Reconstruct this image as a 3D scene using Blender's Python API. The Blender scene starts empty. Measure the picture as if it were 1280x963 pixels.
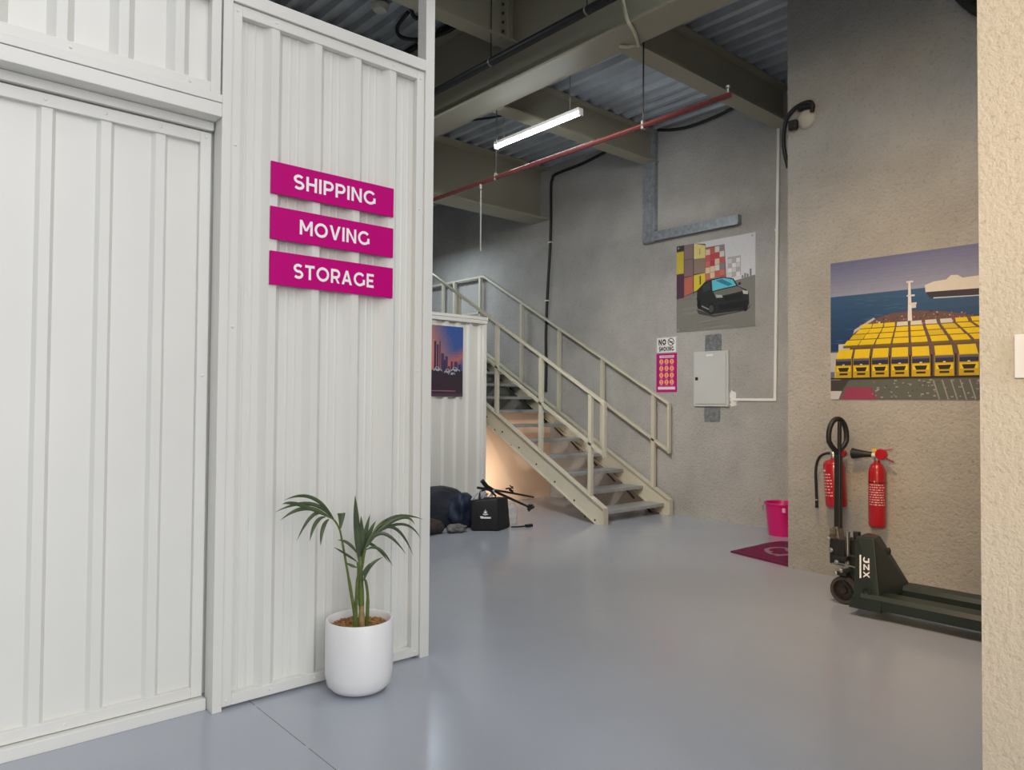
import bpy, bmesh, math, random
from mathutils import Vector, Matrix, noise
random.seed(7)
SC = bpy.context.scene
COL = SC.collection
PI = math.pi

# ------------------------------------------------------------------ camera, light, exposure
F_PX, YAW, PIT, ROL = 914.83, math.radians(48.6183), math.radians(1.3535), math.radians(0.4388)
CAM_H = 1.25
fw = Vector((math.cos(YAW)*math.cos(PIT), math.sin(YAW)*math.cos(PIT), math.sin(PIT)))
rt = Vector((math.sin(YAW), -math.cos(YAW), 0))
up = rt.cross(fw)
r2 = rt*math.cos(ROL) + up*math.sin(ROL)
u2 = -rt*math.sin(ROL) + up*math.cos(ROL)
cd = bpy.data.cameras.new('camera')
cam = bpy.data.objects.new('camera', cd); COL.objects.link(cam)
cam.matrix_world = Matrix(((r2.x, u2.x, -fw.x, 0), (r2.y, u2.y, -fw.y, 0), (r2.z, u2.z, -fw.z, CAM_H), (0, 0, 0, 1)))
cd.sensor_fit = 'HORIZONTAL'; cd.sensor_width = 36.0
cd.lens = F_PX/1280*36.0
cd.clip_start = 0.05; cd.clip_end = 200
SC.camera = cam

SC.view_settings.view_transform = 'Standard'
SC.view_settings.look = 'None'
SC.view_settings.gamma = 1.0
SC.view_settings.use_curve_mapping = False
SC.view_settings.exposure = 0.0

wd = bpy.data.worlds.new('outdoors'); SC.world = wd; wd.use_nodes = True
bg = wd.node_tree.nodes['Background']
_nt = wd.node_tree
# bright open yard towards -Y, duller frontage towards -X
_tc = _nt.nodes.new('ShaderNodeTexCoord'); _sx = _nt.nodes.new('ShaderNodeSeparateXYZ')
_nt.links.new(_tc.outputs['Generated'], _sx.inputs[0])
_mr = _nt.nodes.new('ShaderNodeMapRange'); _mr.inputs['From Min'].default_value = -0.08; _mr.inputs['From Max'].default_value = -1.0
_mr.inputs['To Min'].default_value = 0.22; _mr.inputs['To Max'].default_value = 3.15
_nt.links.new(_sx.outputs['Y'], _mr.inputs['Value'])
_mx = _nt.nodes.new('ShaderNodeMapRange'); _mx.inputs['From Min'].default_value = -0.9; _mx.inputs['From Max'].default_value = -0.1
_mx.inputs['To Min'].default_value = 0.18; _mx.inputs['To Max'].default_value = 1.0
_nt.links.new(_sx.outputs['X'], _mx.inputs['Value'])
_mm = _nt.nodes.new('ShaderNodeMath'); _mm.operation = 'MULTIPLY'
_nt.links.new(_mr.outputs['Result'], _mm.inputs[0]); _nt.links.new(_mx.outputs['Result'], _mm.inputs[1])
_nt.links.new(_mm.outputs[0], bg.inputs[1])
bg.inputs[0].default_value = (0.975, 0.98, 1.0, 1)

def area(name, loc, target, sx, sy, power, color):
    l = bpy.data.lights.new(name, 'AREA'); l.shape = 'RECTANGLE'; l.size = sx; l.size_y = sy
    l.energy = power; l.color = color
    o = bpy.data.objects.new(name, l); COL.objects.link(o); o.location = loc
    d = Vector(target) - Vector(loc)
    o.rotation_euler = d.to_track_quat('-Z', 'Y').to_euler()
    return o
# warm bounce of the sunlit frontage across the yard, lamps inferred at doorway and stairs, unseen fill added to brighten the hall
area('sunlit_frontage_light', (-4.0, -1.35, 2.7), (3.4, 0.95, 1.55), 1.0, 0.9, 18, (1.0, 0.76, 0.48)).data.spread = math.radians(44)
area('doorway_lamp', (2.75, 1.55, 3.35), (5.3, 1.35, 0.45), 0.25, 0.5, 17, (1.0, 0.60, 0.24)).data.spread = math.radians(98)
area('hall_fill', (3.2, 1.2, 4.6), (3.3, 1.5, 0.0), 1.2, 2.2, 46, (0.90, 0.96, 1.0))
area('hall_fill', (2.7, 3.4, 3.7), (6.85, 5.9, 0.9), 0.7, 0.4, 24, (1.0, 0.95, 0.88)).data.spread = math.radians(84)
area('hall_fill', (5.9, 8.8, 3.6), (5.9, 8.8, 0.0), 0.3, 1.2, 24, (0.80, 0.91, 1.0))
area('hall_fill', (2.9, 5.4, 4.3), (2.9, 5.4, 0.0), 0.3, 1.2, 30, (0.95, 0.98, 1.0))
area('stair_lamp', (5.26, 6.50, 0.30), (5.80, 7.0, 0.33), 0.08, 0.3, 3.2, (1.0, 0.84, 0.68)).data.spread = math.radians(110)

# ------------------------------------------------------------------ materials
def lin(c):
    c = c/255.0
    return c/12.92 if c <= 0.04045 else ((c+0.055)/1.055)**2.4
def rgb(t): return (lin(t[0]), lin(t[1]), lin(t[2]), 1)
MATS = {}
def mat(name, col, rough=0.5, metal=0.0, var=0.06, vs=6.0, bump=0.0, bs=60.0, emit=0.0, coat=0.0, alpha=1.0, spec=None, trans=0.0):
    if name in MATS: return MATS[name]
    m = bpy.data.materials.new(name); m.use_nodes = True
    nt = m.node_tree; b = nt.nodes['Principled BSDF']
    b.inputs['Roughness'].default_value = rough; b.inputs['Metallic'].default_value = metal
    if spec is not None: b.inputs['Specular IOR Level'].default_value = spec
    if coat: b.inputs['Coat Weight'].default_value = coat
    if trans: b.inputs['Transmission Weight'].default_value = trans
    if alpha < 1: b.inputs['Alpha'].default_value = alpha
    tc = nt.nodes.new('ShaderNodeTexCoord')
    n = nt.nodes.new('ShaderNodeTexNoise'); n.inputs['Scale'].default_value = vs; n.inputs['Detail'].default_value = 5
    nt.links.new(tc.outputs['Object'], n.inputs['Vector'])
    cr = nt.nodes.new('ShaderNodeValToRGB')
    c = rgb(col)
    cr.color_ramp.elements[0].position = 0.3; cr.color_ramp.elements[1].position = 0.7
    cr.color_ramp.elements[0].color = tuple(x*(1-var) for x in c[:3]) + (1,)
    cr.color_ramp.elements[1].color = tuple(min(1, x*(1+var)) for x in c[:3]) + (1,)
    nt.links.new(n.outputs['Fac'], cr.inputs['Fac'])
    nt.links.new(cr.outputs['Color'], b.inputs['Base Color'])
    if bump:
        n2 = nt.nodes.new('ShaderNodeTexNoise'); n2.inputs['Scale'].default_value = bs; n2.inputs['Detail'].default_value = 6
        nt.links.new(tc.outputs['Object'], n2.inputs['Vector'])
        bp_ = nt.nodes.new('ShaderNodeBump'); bp_.inputs['Strength'].default_value = bump; bp_.inputs['Distance'].default_value = 0.02
        nt.links.new(n2.outputs['Fac'], bp_.inputs['Height']); nt.links.new(bp_.outputs['Normal'], b.inputs['Normal'])
    if emit:
        b.inputs['Emission Color'].default_value = c; b.inputs['Emission Strength'].default_value = emit
    MATS[name] = m
    return m

def concrete(name, c1, c2, bump=0.5, bs=45.0):
    m = bpy.data.materials.new(name); m.use_nodes = True
    nt = m.node_tree; b = nt.nodes['Principled BSDF']; b.inputs['Roughness'].default_value = 0.9
    b.inputs['Specular IOR Level'].default_value = 0.2
    tc = nt.nodes.new('ShaderNodeTexCoord')
    n = nt.nodes.new('ShaderNodeTexNoise'); n.inputs['Scale'].default_value = 1.3; n.inputs['Detail'].default_value = 8; n.inputs['Roughness'].default_value = 0.65
    nt.links.new(tc.outputs['Object'], n.inputs['Vector'])
    cr = nt.nodes.new('ShaderNodeValToRGB')
    cr.color_ramp.elements[0].position = 0.35; cr.color_ramp.elements[1].position = 0.65
    cr.color_ramp.elements[0].color = rgb(c1); cr.color_ramp.elements[1].color = rgb(c2)
    nt.links.new(n.outputs['Fac'], cr.inputs['Fac'])
    # fine pitting
    v = nt.nodes.new('ShaderNodeTexNoise'); v.inputs['Scale'].default_value = bs; v.inputs['Detail'].default_value = 4; v.inputs['Roughness'].default_value = 0.7
    nt.links.new(tc.outputs['Object'], v.inputs['Vector'])
    vr = nt.nodes.new('ShaderNodeValToRGB')
    vr.color_ramp.elements[0].position = 0.28; vr.color_ramp.elements[1].position = 0.45
    vr.color_ramp.elements[0].color = (0.78, 0.76, 0.72, 1); vr.color_ramp.elements[1].color = (1, 1, 1, 1)
    nt.links.new(v.outputs['Fac'], vr.inputs['Fac'])
    mx = nt.nodes.new('ShaderNodeMix'); mx.data_type = 'RGBA'; mx.blend_type = 'MULTIPLY'; mx.inputs['Factor'].default_value = 1.0
    nt.links.new(cr.outputs['Color'], mx.inputs['A']); nt.links.new(vr.outputs['Color'], mx.inputs['B'])
    nt.links.new(mx.outputs['Result'], b.inputs['Base Color'])
    bp_ = nt.nodes.new('ShaderNodeBump'); bp_.inputs['Strength'].default_value = bump; bp_.inputs['Distance'].default_value = 0.015
    nt.links.new(v.outputs['Fac'], bp_.inputs['Height']); nt.links.new(bp_.outputs['Normal'], b.inputs['Normal'])
    MATS[name] = m
    return m

def floor_material():
    m = bpy.data.materials.new('epoxy_floor'); m.use_nodes = True
    nt = m.node_tree; b = nt.nodes['Principled BSDF']
    tc = nt.nodes.new('ShaderNodeTexCoord')
    n = nt.nodes.new('ShaderNodeTexNoise'); n.inputs['Scale'].default_value = 0.9; n.inputs['Detail'].default_value = 4
    nt.links.new(tc.outputs['Object'], n.inputs['Vector'])
    cr = nt.nodes.new('ShaderNodeValToRGB')
    cr.color_ramp.elements[0].position = 0.3; cr.color_ramp.elements[1].position = 0.7
    cr.color_ramp.elements[0].color = rgb((168, 173, 183)); cr.color_ramp.elements[1].color = rgb((174, 179, 189))
    nt.links.new(n.outputs['Fac'], cr.inputs['Fac'])
    # one hairline joint in the screed, parallel to Y
    sx = nt.nodes.new('ShaderNodeSeparateXYZ'); nt.links.new(tc.outputs['Object'], sx.inputs[0])
    def mth(op, a, bval):
        k = nt.nodes.new('ShaderNodeMath'); k.operation = op
        if hasattr(a, 'links'): nt.links.new(a, k.inputs[0])
        else: k.inputs[0].default_value = a
        if bval is not None:
            if hasattr(bval, 'links'): nt.links.new(bval, k.inputs[1])
            else: k.inputs[1].default_value = bval
        return k.outputs[0]
    d = mth('LESS_THAN', mth('ABSOLUTE', mth('SUBTRACT', sx.outputs['X'], 1.219), None), 0.0016)
    n3 = nt.nodes.new('ShaderNodeTexNoise'); n3.inputs['Scale'].default_value = 9.0
    nt.links.new(tc.outputs['Object'], n3.inputs['Vector'])
    k = mth('MULTIPLY', d, mth('GREATER_THAN', n3.outputs['Fac'], 0.42))
    mx = nt.nodes.new('ShaderNodeMix'); mx.data_type = 'RGBA'
    nt.links.new(k, mx.inputs['Factor']); nt.links.new(cr.outputs['Color'], mx.inputs['A'])
    mx.inputs['B'].default_value = rgb((95, 97, 100))
    nt.links.new(mx.outputs['Result'], b.inputs['Base Color'])
    n2 = nt.nodes.new('ShaderNodeTexNoise'); n2.inputs['Scale'].default_value = 2.0; n2.inputs['Detail'].default_value = 3
    nt.links.new(tc.outputs['Object'], n2.inputs['Vector'])
    mr = nt.nodes.new('ShaderNodeMapRange'); mr.inputs['To Min'].default_value = 0.13; mr.inputs['To Max'].default_value = 0.24
    nt.links.new(n2.outputs['Fac'], mr.inputs['Value']); nt.links.new(mr.outputs['Result'], b.inputs['Roughness'])
    bp_ = nt.nodes.new('ShaderNodeBump'); bp_.inputs['Strength'].default_value = 0.06; bp_.inputs['Distance'].default_value = 0.02
    n4 = nt.nodes.new('ShaderNodeTexNoise'); n4.inputs['Scale'].default_value = 7.0
    nt.links.new(tc.outputs['Object'], n4.inputs['Vector']); nt.links.new(n4.outputs['Fac'], bp_.inputs['Height'])
    nt.links.new(bp_.outputs['Normal'], b.inputs['Normal'])
    return m

WHITE = mat('white_steel', (226, 225, 219), 0.38, 0, 0.02, 2)
CONC = concrete('roughcast_concrete', (166, 164, 160), (186, 184, 180), 0.9, 42)
PILLAR = concrete('cream_stucco', (222, 215, 200), (230, 223, 210), 0.7, 60)
BEAM = mat('cream_beam_paint', (166, 161, 142), 0.55, 0, 0.05, 2)
STAIR = mat('stair_cream_paint', (202, 197, 178), 0.45, 0, 0.04, 4)
TREAD = mat('stair_tread_steel', (172, 173, 174), 0.42, 0.25, 0.10, 14)
DECK = mat('galvanised_deck', (188, 194, 200), 0.45, 0.3, 0.15, 3)
GALV = mat('galvanised_channel', (165, 172, 178), 0.45, 0.5, 0.22, 22)
MAGENTA = mat('magenta_sign', (194, 0, 122), 0.5, 0, 0.0, spec=0.15)
SIGNWHITE = mat('white_lettering', (250, 244, 248), 0.5, 0, 0.0)
BLACK = mat('black_rubber', (28, 28, 30), 0.5, 0, 0.1, 20)
DKMETAL = mat('dark_metal', (60, 60, 60), 0.4, 0.6, 0.2, 30)
CHROME = mat('bare_steel', (190, 190, 188), 0.28, 0.9, 0.08, 20)
GREEN = mat('dark_green_paint', (34, 46, 42), 0.42, 0, 0.12, 8)
RED = mat('extinguisher_red', (176, 24, 34), 0.3, 0, 0.04, 8, coat=0.3)
PEACH = mat('peach_wall', (240, 208, 180), 0.7, 0, 0.03, 3)
PLASTIC = mat('white_plastic', (232, 232, 228), 0.4, 0, 0.02, 4)
BOXGREY = mat('enclosure_grey', (196, 198, 196), 0.45, 0, 0.03, 4)
PIPERED = mat('pipe_red', (102, 48, 48), 0.25, 0, 0.06, 10)
DULL = mat('dull_zinc', (150, 150, 146), 0.45, 0.4, 0.1, 20)

# ------------------------------------------------------------------ object helpers
def link(name, data, parent=None):
    o = bpy.data.objects.new(name, data); COL.objects.link(o)
    if parent: o.parent = parent
    return o
def obj(name, bm, m, parent=None, smooth=False, loc=None):
    bmesh.ops.recalc_face_normals(bm, faces=bm.faces)
    me = bpy.data.meshes.new(name); bm.to_mesh(me); bm.free()
    ms = m if isinstance(m, (list, tuple)) else [m]
    for k in ms: me.materials.append(k)
    if smooth:
        for p in me.polygons: p.use_smooth = True
        try: me.set_sharp_from_angle(angle=math.radians(40))
        except Exception: pass
    return link(name, me, parent)
def tag(o, label=None, cat=None, group=None, kind=None):
    if label: o['label'] = label
    if cat: o['category'] = cat
    if group: o['group'] = group
    if kind: o['kind'] = kind
    return o
def thing(name, label, cat, loc=(0, 0, 0), rz=0, group=None):
    # parts are modelled in world coordinates; the empty stands at the base and a parent inverse keeps them there
    o = bpy.data.objects.new(name, None); COL.objects.link(o)
    o.location = loc; o.rotation_euler = (0, 0, rz); o.empty_display_size = 0.1
    return tag(o, label, cat, group)
def adopt(root):
    inv = Matrix.Translation(root.location) @ Matrix.Rotation(root.rotation_euler.z, 4, 'Z')
    inv = inv.inverted()
    for c in COL.objects:
        if c.parent is root: c.matrix_parent_inverse = inv
def B(): return bmesh.new()
def box(bm, x0, x1, y0, y1, z0, z1, bev=0.0):
    M = Matrix.Translation(((x0+x1)/2, (y0+y1)/2, (z0+z1)/2)) @ Matrix.Diagonal((abs(x1-x0), abs(y1-y0), abs(z1-z0), 1))
    r = bmesh.ops.create_cube(bm, size=1.0, matrix=M)
    if bev:
        es = list({e for v in r['verts'] for e in v.link_edges})
        bmesh.ops.bevel(bm, geom=es, offset=bev, segments=2, affect='EDGES', profile=0.5)
    return bm
def obox(bm, c, ax, ay, az, sx, sy, sz, bev=0.0):
    ax, ay, az = Vector(ax).normalized(), Vector(ay).normalized(), Vector(az).normalized()
    M = Matrix(((ax.x*sx, ay.x*sy, az.x*sz, c[0]), (ax.y*sx, ay.y*sy, az.y*sz, c[1]), (ax.z*sx, ay.z*sy, az.z*sz, c[2]), (0, 0, 0, 1)))
    r = bmesh.ops.create_cube(bm, size=1.0, matrix=M)
    if bev:
        es = list({e for v in r['verts'] for e in v.link_edges})
        bmesh.ops.bevel(bm, geom=es, offset=bev, segments=2, affect='EDGES', profile=0.5)
    return bm
def bar(bm, p0, p1, w, h, upv=(0, 0, 1), bev=0.0):
    p0, p1 = Vector(p0), Vector(p1); d = (p1-p0); L = d.length; d.normalize()
    s = d.cross(Vector(upv)).normalized(); n = s.cross(d).normalized()
    return obox(bm, (p0+p1)/2, d, s, n, L, w, h, bev)
def tube(bm, pts, r, seg=12, caps=True):
    pts = [Vector(p) for p in pts]
    rs = r if isinstance(r, (list, tuple)) else [r]*len(pts)
    rings = []; prev = None
    for i, p in enumerate(pts):
        if i == 0: d = pts[1]-pts[0]
        elif i == len(pts)-1: d = pts[-1]-pts[-2]
        else: d = (pts[i+1]-pts[i]).normalized() + (pts[i]-pts[i-1]).normalized()
        d.normalize()
        if prev is None:
            a = Vector((0, 0, 1)) if abs(d.z) < 0.9 else Vector((1, 0, 0))
            n = d.cross(a).normalized()
        else:
            n = (prev - d*prev.dot(d)).normalized()
        prev = n; b = d.cross(n)
        rings.append([bm.verts.new(p + (n*math.cos(2*PI*k/seg) + b*math.sin(2*PI*k/seg))*rs[i]) for k in range(seg)])
    for a, c in zip(rings, rings[1:]):
        for k in range(seg): bm.faces.new((a[k], a[(k+1) % seg], c[(k+1) % seg], c[k]))
    if caps: bm.faces.new(rings[0][::-1]); bm.faces.new(rings[-1])
    return bm
def smoothpath(pts, n=6):
    P = [Vector(p) for p in pts]; out = []
    for i in range(len(P)-1):
        p0 = P[max(i-1, 0)]; p1 = P[i]; p2 = P[i+1]; p3 = P[min(i+2, len(P)-1)]
        for k in range(n):
            t = k/n
            out.append(0.5*((2*p1) + (p2-p0)*t + (2*p0-5*p1+4*p2-p3)*t*t + (3*p1-p0-3*p2+p3)*t**3))
    out.append(P[-1]); return out
def lathe(bm, prof, c, seg=40, axis='Z', M=None):
    rings = []
    for r, z in prof:
        if r < 1e-6: rings.append([bm.verts.new((0, 0, z))])
        else: rings.append([bm.verts.new((r*math.cos(2*PI*k/seg), r*math.sin(2*PI*k/seg), z)) for k in range(seg)])
    for a, b in zip(rings, rings[1:]):
        for k in range(seg):
            k2 = (k+1) % seg
            if len(a) == 1 and len(b) == 1: continue
            if len(a) == 1: bm.faces.new((a[0], b[k], b[k2]))
            elif len(b) == 1: bm.faces.new((a[k], a[k2], b[0]))
            else: bm.faces.new((a[k], a[k2], b[k2], b[k]))
    vs = [v for r in rings for v in r]
    T = Matrix.Translation(c) @ (M if M is not None else Matrix.Identity(4))
    bmesh.ops.transform(bm, matrix=T, verts=vs)
    return bm
def prism(bm, poly, axis, a0, a1):
    """poly: 2-D outline; axis 'x': (y,z) extruded in x, 'y': (x,z) in y, 'z': (x,y) in z"""
    def P(p, a):
        return {'x': (a, p[0], p[1]), 'y': (p[0], a, p[1]), 'z': (p[0], p[1], a)}[axis]
    v0 = [bm.verts.new(P(p, a0)) for p in poly]; v1 = [bm.verts.new(P(p, a1)) for p in poly]
    n = len(poly)
    for i in range(n): bm.faces.new((v0[i], v0[(i+1) % n], v1[(i+1) % n], v1[i]))
    f0 = bm.faces.new(v0[::-1]); f1 = bm.faces.new(v1)
    bmesh.ops.triangulate(bm, faces=[f0, f1])
    return bm
def hexa(bm, p):
    """eight corners: bottom ring 0-3, top ring 4-7"""
    v = [bm.verts.new(q) for q in p]
    for f in ((3, 2, 1, 0), (4, 5, 6, 7), (0, 1, 5, 4), (1, 2, 6, 5), (2, 3, 7, 6), (3, 0, 4, 7)):
        bm.faces.new([v[i] for i in f])
    return bm
def disc_bolt(bm, c, r, h, axis):
    M = {'-Y': Matrix.Rotation(PI/2, 4, 'X'), '-X': Matrix.Rotation(-PI/2, 4, 'Y'), 'Z': Matrix.Identity(4)}[axis]
    return lathe(bm, [(0, 0), (r, 0), (r, h*0.4), (r*0.6, h), (0, h)], c, 10, M=M)

# ------------------------------------------------------------------ flat printing and lettering
T_ = 0.185
def arc(cx, cy, rx, ry, a0, a1, n=18):
    return [(cx+rx*math.cos(math.radians(a0+(a1-a0)*k/n)), cy+ry*math.sin(math.radians(a0+(a1-a0)*k/n))) for k in range(n+1)]
def ribbon(pts, t):
    out = []; n = len(pts)
    P = [Vector(p) for p in pts]; L = []; R = []
    for i in range(n):
        d0 = (P[i]-P[i-1]).normalized() if i else (P[1]-P[0]).normalized()
        d1 = (P[i+1]-P[i]).normalized() if i < n-1 else d0
        n0 = Vector((-d0.y, d0.x)); n1 = Vector((-d1.y, d1.x)); m = (n0+n1).normalized()
        k = min(1.6, 1/max(0.3, m.dot(n0)))
        L.append(P[i]+m*t/2*k); R.append(P[i]-m*t/2*k)
    for i in range(n-1): out.append([tuple(L[i]), tuple(R[i]), tuple(R[i+1]), tuple(L[i+1])])
    return out
def vst(x, y0=0, y1=1): return [[(x, y0), (x+T_, y0), (x+T_, y1), (x, y1)]]
def hst(x0, x1, y): return [[(x0, y), (x1, y), (x1, y+T_), (x0, y+T_)]]
def letter(c):
    t = T_; h = t/2
    if c == 'I': return vst(0), t
    if c == 'H': return vst(0) + vst(.60) + hst(t, .60, .5-h), .60+t
    if c == 'T': return hst(0, .76, 1-t) + vst(.38-h, 0, 1-t), .76
    if c == 'E': return vst(0) + hst(t, .64, 1-t) + hst(t, .58, .5-h) + hst(t, .64, 0), .64
    if c == 'N': return vst(0) + vst(.64) + [[(0, 1), (.64, 0), (.64+t, 0), (t, 1)]], .64+t
    if c == 'M': return vst(0) + vst(.80) + [[(0, 1), (t, 1), (.4825+h, .28), (.4825-h, .28)], [(.80+t, 1), (.80, 1), (.4825-h, .28), (.4825+h, .28)]], .80+t
    if c == 'V': return [[(0, 1), (t*1.1, 1), (.44+h, 0), (.44-h, 0)], [(.88, 1), (.88-t*1.1, 1), (.44-h, 0), (.44+h, 0)]], .88
    if c == 'A': return [[(0, 0), (t*1.1, 0), (.44+h, 1), (.44-h, 1)], [(.88, 0), (.88-t*1.1, 0), (.44-h, 1), (.44+h, 1)]] + hst(.22, .66, .2), .88
    if c == 'O': return ribbon(arc(.52, .5, .52-h, .5-h, 0, 360, 36), t), 1.04
    if c == 'G': return ribbon(arc(.52, .5, .52-h, .5-h, 42, 330, 30), t) + vst(.80, .12, .5) , .99
    if c == 'S': return ribbon(arc(.36, .7075, .28, .21, 35, 270, 20) + arc(.36, .2925, .30, .21, 90, -145, 20)[1:], t), .74
    if c == 'P' or c == 'R':
        q = vst(0) + ribbon([(t, 1-h), (.40, 1-h)] + arc(.42, .66, .26, .34-h, 90, -90, 14) + [(t, .40)], t)
        if c == 'R': q = q + [[(.34, .36), (.52, .36), (.74, 0), (.55, 0)]]
        return q, .76
    if c == 'K': return vst(0) + [[(t, .30), (t, .52), (.52, 1), (.74, 1)], [(.26, .56), (.38, .66), (.76, 0), (.56, 0)]], .76
    if c == 'J': return vst(.38, .3, 1) + hst(.08, .38, 1-t) + ribbon(arc(.24, .30, .22, .22, 0, -170, 12), t), .38+t
    if c == 'Z': return hst(0, .70, 1-t) + hst(0, .70, 0) + [[(0, t), (.22, t), (.70, 1-t), (.48, 1-t)]], .70
    if c == 'X': return [[(0, 0), (.2, 0), (.76, 1), (.56, 1)], [(.56, 0), (.76, 0), (.2, 1), (0, 1)]], .76
    return [], .35
def text_polys(s, gap=0.15):
    x = 0; out = []
    for c in s:
        q, w = letter(c)
        out += [[(px+x, py) for px, py in p] for p in q]
        x += w + gap
    return out, x-gap
def text_at(s, cx, y, h, w=None):
    """centred text: returns polygons with cap height h (and total width w if given)"""
    q, W = text_polys(s); kx = (w/W) if w else h
    return [[(cx+(px-W/2)*kx, y+py*h) for px, py in p] for p in q]
def flatprint(name, parent, O, ex, ey, nrm, items, off=0.001, step=0.0004):
    """items: list of (polygon, material, layer) in the metric plane ex/ey from O"""
    bm = B(); ms = []; O, ex, ey, nrm = Vector(O), Vector(ex), Vector(ey), Vector(nrm)
    for ii, (poly, m, layer) in enumerate(items):
        if m not in ms: ms.append(m)
        vs = [bm.verts.new(O + ex*p[0] + ey*p[1] + nrm*(off+layer*step+(ii % 12)*2.5e-5)) for p in poly]
        try: f = bm.faces.new(vs)
        except ValueError: continue
        f.material_index = ms.index(m)
        if len(poly) > 4: bmesh.ops.triangulate(bm, faces=[f])
    bm.normal_update()
    for f in bm.faces:
        if f.normal.dot(nrm) < 0: f.normal_flip()
    me = bpy.data.meshes.new(name); bm.to_mesh(me); bm.free()
    for m in ms: me.materials.append(m)
    return link(name, me, parent)
def ink(c): return mat('ink_%d_%d_%d' % c, c, 0.5, 0, 0.03, 30)
def circle(cx, cy, rx, ry=None, n=20): return arc(cx, cy, rx, ry or rx, 0, 360-360/n, n-1)
def rect(x0, x1, y0, y1): return [(x0, y0), (x1, y0), (x1, y1), (x0, y1)]

# ================================================================== SETTING
def struct(name, bm, m, parent=None, smooth=False):
    o = obj(name, bm, m, parent, smooth)
    if not parent: o['kind'] = 'structure'
    return o
struct('floor', box(B(), -14, 9, -12, 13, -0.2, 0), floor_material())
struct('wall_back', box(B(), 6.85, 7.1, 2.5, 13, 0, 5.2), CONC)
struct('wall_right', box(B(), 5.315, 6.85, -2.0, 2.82, 0, 5.2), CONC)
struct('wall_near', box(B(), 2.1, 2.4, -2.0, 0.603, 0, 5.2), PILLAR)
struct('wall_lintel', box(B(), 2.1, 2.4, 0.603, 3.12, 3.5, 5.2), PILLAR)
struct('wall_side', box(B(), 2.4, 5.315, -2.2, -2.0, 0, 5.2), CONC)
struct('wall_far', box(B(), -1.2, 7.1, 13.0, 13.2, 0, 5.2), CONC)
struct('wall_store', box(B(), -1.4, -1.2, 3.12, 13.0, 0, 5.2), CONC)
# wall below the stairs, one even peach colour
bm = B(); box(bm, 5.22, 6.848, 7.0, 7.08, 0, 0.93); box(bm, 5.76, 6.72, 7.0, 7.08, 0.93, 1.12)
struct('wall_under_stairs', bm, PEACH)

def deck(x0, x1, y0, y1, z, pitch=0.175, d=0.06):
    bm = B(); prof = []; x = x0
    while x < x1:
        prof += [(x, z), (x+pitch*.34, z), (x+pitch*.46, z+d), (x+pitch*.88, z+d)]; x += pitch
    n = len(prof)
    a = [bm.verts.new((p[0], y0, p[1])) for p in prof]; b = [bm.verts.new((p[0], y1, p[1])) for p in prof]
    for i in range(n-1): bm.faces.new((a[i], a[i+1], b[i+1], b[i]))
    # closing slab above the sheet
    box(bm, x0, x, y0, y1, z+d+0.02, z+d+0.12)
    return bm
struct('ceiling', deck(4.31, 6.9, -2.0, 13.0, 4.42), DECK)
struct('ceiling', deck(-1.2, 4.30, 3.0, 13.0, 4.90), DECK)
struct('ceiling', deck(2.1, 4.30, -2.0, 3.0, 4.90), DECK)

# ---- white corrugated partition with its frame (long side along X, facing -Y)
def ribbed(x0, x1, z0, z1, ypan, tops, top=0.034, w=0.0265, h=0.03, micro=True, thick=0.003, shrink=1.0):
    """trapezoid-rib sheet in the XZ plane; ribs stand towards -Y"""
    pts = [(x0, ypan)]
    edges = [(t-w, t, t+top, t+top+w) for t in tops]
    cur = x0
    for e in edges + [None]:
        nxt = e[0] if e else x1
        if micro and nxt-cur > 0.09:
            L = nxt-cur
            for f in (0.33, 0.66):
                m = cur+L*f
                pts += [(m-.007, ypan), (m-.003, ypan-.003), (m+.003, ypan-.003), (m+.007, ypan)]
        if e:
            pts += [(max(e[0], x0), ypan), (max(e[1], x0), ypan-h), (min(e[2], x1), ypan-h), (min(e[3], x1), ypan)]
            cur = e[3]
    pts.append((x1, ypan))
    pts = [p for i, p in enumerate(pts) if i == 0 or p[0] > pts[i-1][0]+1e-5]
    bm = B(); n = len(pts)
    ring = [(p[0], p[1]) for p in pts] + [(p[0], p[1]+thick) for p in reversed(pts)]
    v0 = [bm.verts.new((p[0], p[1], z0)) for p in ring]; v1 = [bm.verts.new((p[0], p[1], z1)) for p in ring]
    m = len(ring)
    for i in range(m): bm.faces.new((v0[i], v0[(i+1) % m], v1[(i+1) % m], v1[i]))
    return bm
def steel(name, parent, *boxes, m=WHITE, bev=0.0025):
    bm = B()
    for b in boxes: box(bm, *b, bev)
    return obj(name, bm, m, parent)
def rivet(parent, x, y, z, m=None):
    o = obj('rivet', disc_bolt(B(), (x, y, z), 0.006, 0.004, '-Y'), m or PLASTIC, parent); return o

ROOFZ = 4.9
wl = struct('wall_left', ribbed(1.13, 2.008, 0.05, 2.845, 3.032, [1.265, 1.462, 1.660, 1.850]), WHITE)
steel('jamb_post', wl, (1.055, 1.0935, 2.985, 3.075, 0, ROOFZ))
steel('corner_post', wl, (2.046, 2.098, 2.985, 3.06, 0, ROOFZ))
steel('top_rail', wl, (1.0935, 2.046, 2.985, 3.06, 2.890, 2.945))
steel('panel_frame', wl, (1.0945, 1.136, 2.997, 3.03, 0.012, 2.888), (2.003, 2.0455, 2.997, 3.03, 0.012, 2.888),
      (1.136, 2.003, 2.997, 3.03, 2.842, 2.888), (1.136, 2.003, 2.997, 3.03, 0.012, 0.056))
for x, z in ((1.115, 2.86), (1.115, 2.30), (1.115, 1.55), (1.115, .035), (2.024, 2.85), (2.024, 2.2), (2.024, 1.4), (2.024, .035), (1.30, .035), (1.50, .035), (1.282, 2.866), (1.866, 2.866), (1.70, .035)):
    rivet(wl, x, 2.997, z)
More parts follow.
